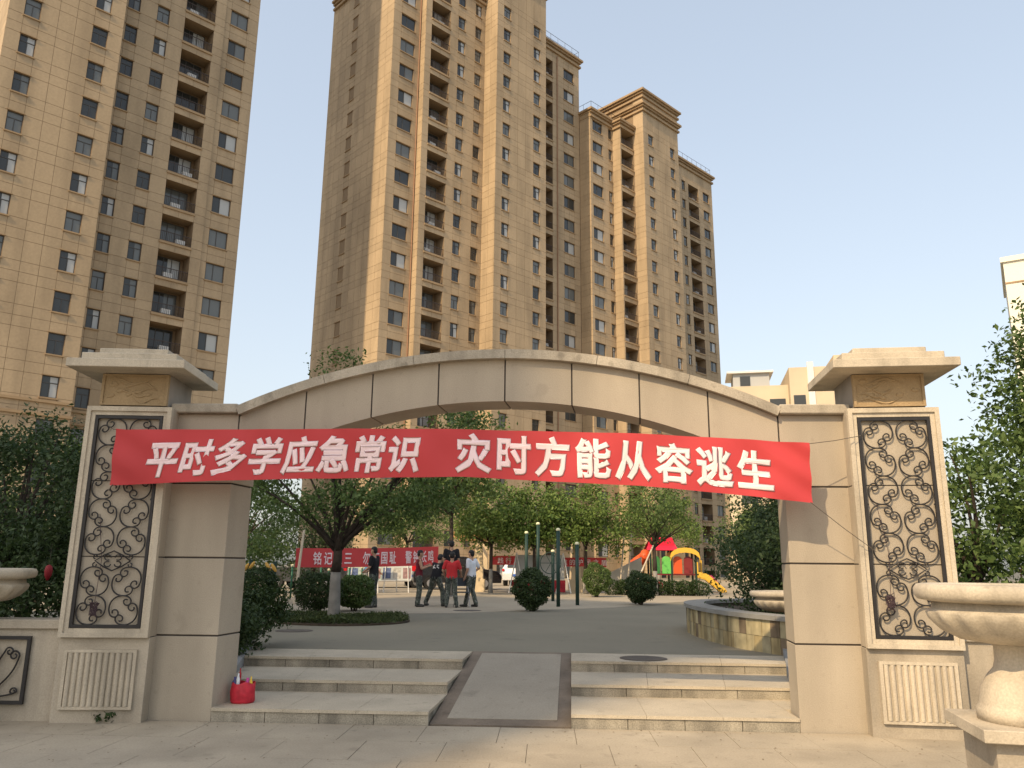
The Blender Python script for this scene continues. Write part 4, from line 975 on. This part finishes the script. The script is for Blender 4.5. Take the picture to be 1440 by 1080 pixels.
ch = thing('folding_chair', 'folding metal chair between the red and white shirts', 'chair', (-2.1, 15.9, PZ), R(20))
m = MB(); m.box(-.2, .2, -.2, .2, .43, .46); m.build('seat', mat('chair_dark', (.05, .06, .07), .6), ch)
m = MB(); m.box(-.2, .2, .2, .23, .62, .86); m.build('backrest', mat('chair_dark', (.05, .06, .07)), ch)
for sx in (-1, 1):
    m = MB(); m.tube([(sx*.21, -.24, 0), (sx*.21, .22, .86)], .012, 6); m.build('leg', mat('steel', (.3, .3, .31)), ch)
    m = MB(); m.tube([(sx*.19, .26, 0), (sx*.19, -.2, .45)], .012, 6); m.build('leg', mat('steel', (.3, .3, .31)), ch)

# ================================================================ SQUARE FURNITURE
PGREEN = mat('post_green', (.018, .045, .035), .5); CAPY = mat('cap_cream', (.75, .70, .45), .5)
for i, (x, y, h_, lab) in enumerate([(.84, 17.0, 2.35, 'tall dark green exercise post in front of the round shrub'), (1.48, 18.1, 1.95, 'dark green exercise post nearest the far banner end'), (.70, 21.0, 1.75, 'short green exercise post carrying the spoked wheel'), (.15, 21.2, 2.75, 'tallest dark green exercise post behind the round shrub'), (-.30, 22.0, 2.45, 'green exercise post behind the leafy round shrub edge')]):
    t = thing('exercise_post', lab, 'post', (x, y, PZ), 0, 'green exercise posts on the square')
    m = MB(); m.tube([(0, 0, -.03), (0, 0, h_)], .062, 12); m.build('post', PGREEN, t, True); m = MB(); m.ell((0, 0, h_+.03), (.075, .075, .06)); m.build('post_cap', CAPY, t, True)
wl = thing('spinning_disc_machine', 'green spoked hand wheel mounted on a short exercise post', 'exercise wheel', (.62, 20.85, PZ+1.35))
m = MB(); m.tube([(.38*math.cos(a), 0, .38*math.sin(a)) for a in np.linspace(0, 2*math.pi, 33)], .016, 6); m.build('wheel_rim', PGREEN, wl, True)
for a in range(6): m = MB(); m.tube([(0, 0, 0), (.38*math.cos(a*math.pi/3), 0, .38*math.sin(a*math.pi/3))], .011, 5); m.build('spoke', PGREEN, wl)
ym = thing('exercise_machine', 'outdoor exercise machine with four yellow pads behind the shaded leg', 'machine', (-8.55, 15.6, PZ-.15))
m = MB(); m.tube([(0, 0, -.03), (0, 0, 1.5)], .06, 10); m.tube([(.75, 0, -.03), (.75, 0, 1.45)], .06, 10); m.tube([(0, 0, 1.2), (.75, 0, 1.2)], .03, 8); m.build('frame', PGREEN, ym)
for (x, z, an) in ((-.1, 1.26, .6), (.08, 1.32, .6), (.58, 1.30, -.6), (.76, 1.26, -.6)):
    m = MB(); m.ell((0, 0, 0), (.055, .05, .15), 12, 8); o = m.build('pad', mat('yellow_plastic', (.5, .29, .06), .45), ym, True); o.location = (x, -.12, z); o.rotation_euler = (0, an, 0)
for i, (x, y, h_) in enumerate([(-8.9, 20.8, 1.15), (-8.3, 22.5, 1.2), (-7.8, 21.8, 1.0), (-7.55, 24, 1.1), (-7.1, 24.3, 1.1)]):
    t = thing('bollard_post', ['short green post right behind the leaning pale pole', 'green post between the pale pole and the clipped shrub', 'lowest green post beside the leaning pale pole', 'green post at the edge of the dark easel board', 'green post touching the pale display easel'][i], 'post', (x, y, PZ), 0, 'slim green bollard posts')
    m = MB(); m.tube([(0, 0, -.02), (0, 0, h_)], .035, 8); m.build('post', mat('bright_green', (.02, .10, .06), .5), t, True); m = MB(); m.ell((0, 0, h_+.02), (.055, .055, .05)); m.build('post_cap', CAPY, t, True)
# easels
def easel(x, y, rz, w, hh, lab, c):
    t = thing('display_easel', lab, 'easel', (x, y, PZ), rz)
    for s in (-1, 1): m = MB(); m.tube([(s*w*.42, -.05, 0), (s*w*.34, .08, hh+.1)], .025, 6); m.build('leg', WHITE, t)
    m = MB(); m.tube([(0, .5, 0), (0, .1, hh)], .02, 6); m.build('leg', WHITE, t)
    m = MB(); m.box(-w/2, w/2, -.03, 0, .55, hh); bo = m.build('board', c, t); bo.rotation_euler = (-.08, 0, 0)
    for k in range(6):
        m = MB(); a = -w/2+.06+(k % 3)*w/3; z = .62+(k//3)*(hh-.6)/2; m.box(a, a+w/3-.1, -.036, -.031, z, z+(hh-.6)/2-.1); o = m.build('poster', mat('poster_%d' % (k % 3), [(.12, .16, .3), (.5, .48, .44), (.32, .2, .2)][k % 3], .7, (9, .4)), t); o.rotation_euler = (-.08, 0, 0)
BOARD = mat('board_pale', (.52, .54, .52), .6)
easel(-6.35, 28.0, R(8), 1.35, 1.75, 'white display easel with posters behind the man in black', BOARD)
easel(-7.6, 27.0, R(8), 1.5, 1.7, 'pale display easel behind the person in blue', mat('board_green', (.40, .48, .42), .6))
# pergola with far banner
pg = thing('pergola', 'cream pergola with tapered pillars and orange-brown beams', 'pergola', (0, 0, 0))
CRM = mat('cream_pillar', (.62, .50, .33), .8, (3, .1))
for x in (-2.85, 1.9):
    for y in (30.8, 34.0):
        m = MB(); m.box(x-.32, x+.32, y-.32, y+.32, PZ-.02, PZ+.6); m.add([(x+a*.24, y+b*.24, PZ+.6) for a, b in ((-1, -1), (1, -1), (1, 1), (-1, 1))]+[(x+a*.15, y+b*.15, PZ+2.5) for a, b in ((-1, -1), (1, -1), (1, 1), (-1, 1))], [(0, 1, 5, 4), (1, 2, 6, 5), (2, 3, 7, 6), (3, 0, 4, 7), (4, 5, 6, 7)]); m.build('pillar', CRM, pg)
WOODB = mat('pergola_wood', (.50, .27, .13), .8, (6, .2))
for y in (30.8, 34.0): m = MB(); m.box(-4.2, 2.5, y-.08, y+.08, PZ+2.503, PZ+2.7); m.build('beam', WOODB, pg)
for k in range(10): m = MB(); x = -4+.66*k; m.box(x-.05, x+.05, 30.2, 34.6, PZ+2.703, PZ+2.83); m.build('rafter', WOODB, pg)
b3 = thing('banner', 'red banner with white characters hung along the pergola', 'banner')
def b3pt(t, w): return (-2.25+5.6*t, 30.55+.03*math.sin(t*15), 1.68+.02*math.sin(t*9)-.06*t+(.42)*w)
m = MB(); vs = [b3pt(i/30, j/3) for i in range(31) for j in range(4)]; m.add(vs, [(i*4+j, (i+1)*4+j, (i+1)*4+j+1, i*4+j+1) for i in range(30) for j in range(3)]); m.build('cloth', RED, b3, True)
letters('践行人防为民 可靠的护民之盾', .30, lambda u_, w: (lambda q: (q[0], q[1]-.03, q[2]))(b3pt(.06+u_/5.6, .2+w/.42)), LETTER, b3, .385, .02)
db = thing('display_board', 'grey display board on white trestle legs with dark red skirt', 'board', (.15, 29.6, PZ))
m = MB(); m.box(-1.15, 1.15, 0, .05, .62, 1.75); m.build('board', mat('board_grey', (.36, .36, .34), .8, (2, .1)), db)
m = MB(); m.box(-1.3, 1.2, .06, .10, .05, .6); m.build('skirt', mat('skirt_red', (.30, .02, .03), .8), db)
for x in (-1.1, 1.1):
    for q in (-.35, .35): m = MB(); m.tube([(x+q, -.1, 0), (x, 0, 1.85)], .03, 6); m.build('leg', WHITE, db)
cw = MB(); cw.prism_y([(3.25, PZ-.02), (5.05, PZ-.02), (5.05, 2.12), (3.25, 1.22)], 30.6, 30.9); tag(cw.build('ramp_wall', mat('concrete_pale', (.42, .39, .33), .85, (1, .15)), None), 'sloping triangular concrete wall beside the playground', 'wall')
for i, x in enumerate((3.9, 4.25)):
    m = MB(); m.tube([(x, 29.9, PZ), (x+.28, 30.2, 3.1)], .04, 6); tag(m.build('tree_prop', mat('pale_wood', (.55, .47, .36)), None), ['thin leaning wooden prop at the middle of the triangular wall', 'thin leaning wooden prop nearer the tall end of the triangular wall'][i], 'prop', 'tree props by the triangular wall')
m = MB(); m.tube([(4.1, 26.9, PZ), (5.25, 27.7, 2.6)], .035, 6); tag(m.build('tree_prop', mat('pale_wood', (.55, .47, .36)), None), 'long slanting prop leaning on the limewashed tree by the playground', 'prop')
# playground
pgd = thing('playground_set', 'colourful playground climbing set with red and yellow roofs and slides', 'playground', (6.75, 33, PZ)); pgd.scale = (.88, .88, .95)
PL = lambda n_, c_: mat('plastic_'+n_, c_, .4)
REDP, YEL, ORA, GRN, MRN, MAG = PL('red', (.62, .02, .05)), PL('yellow', (.75, .45, .06)), PL('orange', (.72, .11, .03)), PL('green', (.16, .55, .12)), PL('maroon', (.22, .03, .03)), PL('magenta', (.42, .03, .14))
for (x, y) in ((-1.1, 0), (.1, 0), (-1.1, 1.2), (.1, 1.2), (1.5, 0), (1.5, 1.2)):
    m = MB(); m.tube([(x, y, 0), (x, y, 2.35)], .06, 8); m.build('post', PGREEN, pgd)
m = MB(); m.box(-1.1, 1.5, 0, 1.2, .9, .97); m.build('deck', MRN, pgd)
m = MB(); m.prism_y([(-1.35, 2.25), (.35, 2.25), (.2, 2.85), (-1.0, 2.85)], .0, .06); m.add([(-1.35, -.35, 2.2), (.45, -.35, 2.2), (.25, .6, 2.9), (-1.05, .6, 2.9), (.45, 1.55, 2.2), (-1.35, 1.55, 2.2)], [(0, 1, 2, 3), (3, 2, 4, 5)]); m.build('roof', REDP, pgd)
m = MB()
for k in range(8):
    a0, a1 = math.pi*k/8, math.pi*(k+1)/8; f_ = lambda a: (.85-.85*math.cos(a), 1.85+.5*math.sin(a)**.8 if math.sin(a) > 0 else 1.85)
    (xa, za), (xb, zb) = f_(a0), f_(a1); m.quad((xa, -.35, za), (xb, -.35, zb), (xb, 1.5, zb+.0), (xa, 1.5, za)); m.quad((xa, -.35, za-.26), (xb, -.35, zb-.26), (xb, -.35, zb), (xa, -.35, za))
m.build('roof', YEL, pgd)
for x, w, mt2 in ((-1.02, .45, PL('dark_green', (.05, .2, .06))), (-.45, .5, GRN), (.2, .5, ORA), (.8, .5, MRN)):
    m = MB(); m.box(x, x+w, -.04, .02, .98, 1.75); m.ell((x+w/2, -.01, 1.75), (w*.45, .03, .14), 12, 8); m.build('panel', mt2, pgd)
m = MB(); pts = [(-1.75+.42*math.cos(a), .4+.42*math.sin(a), 2.0-.26*a) for a in np.linspace(0, 7.0, 40)]; m.tube(pts, .30, 12); m.build('spiral_slide', ORA, pgd, True)
m = MB(); m.ell((-.75, -.3, .35), (.3, .3, .22)); m.build('slide_mouth', REDP, pgd, True)
m = MB(); m.prism_y([(1.5, .92), (2.1, .8), (3.0, .12), (3.2, .12), (3.2, .05), (2.9, .02), (2.0, .68), (1.5, .8)], .0, .5)
for y in (-.02, .5): m.prism_y([(1.5, 1.12), (2.15, .98), (3.1, .24), (3.2, .12), (2.9, .10), (2.0, .74), (1.5, .86)], y, y+.03)
m.build('slide', YEL, pgd)
m = MB(); m.prism_y([(2.1, 1.0), (2.6, .9), (3.3, .2), (3.3, .1), (2.5, .75), (2.1, .85)], 1.1, 1.6); m.build('slide', MAG, pgd)
m = MB(); m.box(1.55, 1.62, -.04, .6, .98, 1.6); m.box(2.0, 2.05, 1.1, 1.6, 1.0, 1.7); m.build('guard_panel', YEL, pgd)
# cars
def car(loc, rz, c, lab, suv=True):
    t = thing('parked_car', lab, 'car', loc, rz, 'cars parked beyond the square'); L_ = 4.6; W_ = .9; hh = 1.68 if suv else 1.45
    paint = mat('paint_%s' % lab[:9].replace(' ', '_'), c, .25, spec=.6)
    prof = [(-2.25, .35), (-2.3, .75), (-2.2, 1.05), (-2.05, 1.1), (-1.85, hh-.08), (-1.6, hh), (.4, hh), (.75, hh-.1), (1.25, 1.08), (2.1, .95), (2.3, .7), (2.28, .35)]
    m = MB(); n = len(prof)
    vs = [(x, -W_+(.16 if z > 1.12 else .0), z) for x, z in prof]+[(x, W_-(.16 if z > 1.12 else 0), z) for x, z in prof]
    m.add(vs, [tuple(range(n)), tuple(range(2*n-1, n-1, -1))]+[(i, n+i, n+(i+1) % n, (i+1) % n) for i in range(n)]); m.build('body', paint, t, bevel=.03)
    for s in (-1, 1):
        for a, b in ((-1.55, -.62), (-.55, .32)): m = MB(); y = s*(W_-.06); m.add([(a-.12, y+s*.0, 1.14), (b, y, 1.14), (b, y-s*.085, hh-.12), (a, y-s*.085, hh-.12)], [(0, 1, 2, 3)]); m.build('side_window', GLASS, t)
        for x in (-1.4, 1.4):
            m = MB(); m.tube([(x, s*(W_-.2), .33), (x, s*(W_+.02), .33)], .33, 20); w = m.build('wheel', mat('tyre', (.02, .02, .02), .8), t); m = MB(); m.tube([(x, s*(W_+.0), .33), (x, s*(W_+.03), .33)], .19, 14); m.build('rim', mat('alloy', (.4, .4, .42), .35, metal=.7), w)
        m = MB(); m.box(-2.33, -2.15, s*W_-.12 if s > 0 else -W_, s*W_ if s > 0 else -W_+.12, .92, 1.3 if suv else 1.05); m.build('tail_light', mat('tail_red', (.55, .01, .015), .3), t)
        m = MB(); m.box(2.1, 2.31, s*.6-.15, s*.6+.15, .68, .85); m.build('headlight', mat('lamp_clear', (.7, .7, .7), .2), t)
    m = MB(); m.add([(-2.10, -.62, 1.14), (-2.10, .62, 1.14), (-1.9, .6, hh-.12), (-1.9, -.6, hh-.12)], [(3, 2, 1, 0)]); m.build('rear_window', GLASS, t)
    m = MB(); m.box(-2.36, -2.31, -.25, .25, .6, .74); m.build('number_plate', mat('plate_blue', (.05, .12, .4), .5), t)
car((-4.3, 34.0, PZ), R(12), (.012, .012, .014), 'black parked vehicle behind the group of people')
car((-11.6, 32.5, PZ), R(170), (.03, .032, .036), 'dark parked car behind the white pole', False)
car((-8.2, 35.5, PZ), R(20), (.55, .56, .57), 'silver parked car behind the pale easel', False)
car((-1.2, 44, PZ), R(85), (.7, .7, .7), 'white parked car seen beyond the pergola', False)
# manholes
for (x, y, z, r, lab) in ((1.83, 2.80, PZ, .33, 'round manhole cover in the top step beside the ramp'), (-4.3, 6.6, PZ, .35, 'round manhole cover in front of the oval grass bed'), (-1.75, 14.2, PZ, .4, 'round manhole cover in front of the people')):
    t = thing('manhole_cover', lab, 'manhole', (x, y, z)); IRONM = mat('cast_iron', (.11, .095, .08), .7, (8, .3))
    m = MB(); m.lathe([(r, -.01), (r, .006), (r-.03, .007), (r-.035, .004)], 40); m.build('ring', IRONM, t); m = MB(); m.lathe([(r-.04, -.01), (r-.04, .008), (.0, .008)], 40); m.build('lid', IRONM, t)
# red bag on the first step
bg_ = thing('shopping_bag', 'red shopping bag with bottles on the lowest step by the shaded leg', 'bag', (-2.90, .33, RH), R(8))
m = MB(); pr = []
prof = [(.115, 0), (.13, .02), (.135, .12), (.125, .20), (.12, .215)]
k = 28
for (r_, z) in prof:
    for j in range(k): a = 2*math.pi*j/k; w = 1+.05*math.sin(5*a+z*30)+.03*math.sin(11*a); m.v.append((r_*w*math.cos(a), .72*r_*w*math.sin(a), z+(.012*math.sin(4*a) if z > .15 else 0)))
for i in range(len(prof)-1):
    for j in range(k): m.f.append((i*k+j, i*k+(j+1) % k, (i+1)*k+(j+1) % k, (i+1)*k+j)); m.m.append(0)
m.f.append(tuple(range(k-1, -1, -1))); m.m.append(0)
m.build('bag', mat('bag_red', (.55, .03, .05), .45, (14, .25), .4), bg_, True)
for i, (x, y, hgt, r_, c_) in enumerate([(-.06, 0, .31, .02, (.75, .78, .8)), (.04, .02, .26, .035, (.55, .07, .3)), (.085, -.02, .28, .018, (.75, .5, .06)), (-.10, .03, .27, .035, (.08, .08, .22)), (-.05, .03, .36, .014, (.4, .02, .03))]):
    m = MB(); m.lathe([(r_, .03), (r_, hgt-.06), (r_*.45, hgt-.03), (r_*.45, hgt)], 12, (x, y)); m.build('bottle', mat('bottle_%d' % i, c_, .3), bg_, True)
# red lantern in the dark trees
ln_ = thing('red_lantern', 'small red lantern hanging in the dark trees beside the pylon', 'lantern', (-6.04, 1.5, 1.50)); ln_.scale = (.42, .42, .62)
m = MB(); m.lathe([(.03, -.16), (.10, -.06), (.12, .04), (.09, .13), (.03, .16)], 14); m.build('shade', mat('lantern_red', (.22, .012, .018), .6), ln_, True)
m = MB(); m.tube([(0, 0, .15), (0, 0, .6)], .004, 5); m.build('cord', ROPE, ln_)

# fallen leaves and crumbs along the foot of the gate
n = 260; lx = nrg.uniform(-5, 5, n); ly = -np.abs(nrg.normal(0, .35, n))-.06; near = nrg.uniform(0, 1, n) < .5; ly[~near] = nrg.uniform(-2.2, -.1, (~near).sum())
lit = leaf_mesh(np.stack([lx, np.where(np.abs(lx) > 3.6, ly-.28, ly), np.full(n, .006)], 1), .022, mat('dry_leaf', (.16, .11, .06), .9, (30, .4)), up=6, aspect=.6)
tag(link('fallen_leaves', lit), 'scattered dry leaf bits on the pavement at the foot of the gate', 'leaves', kind='stuff')
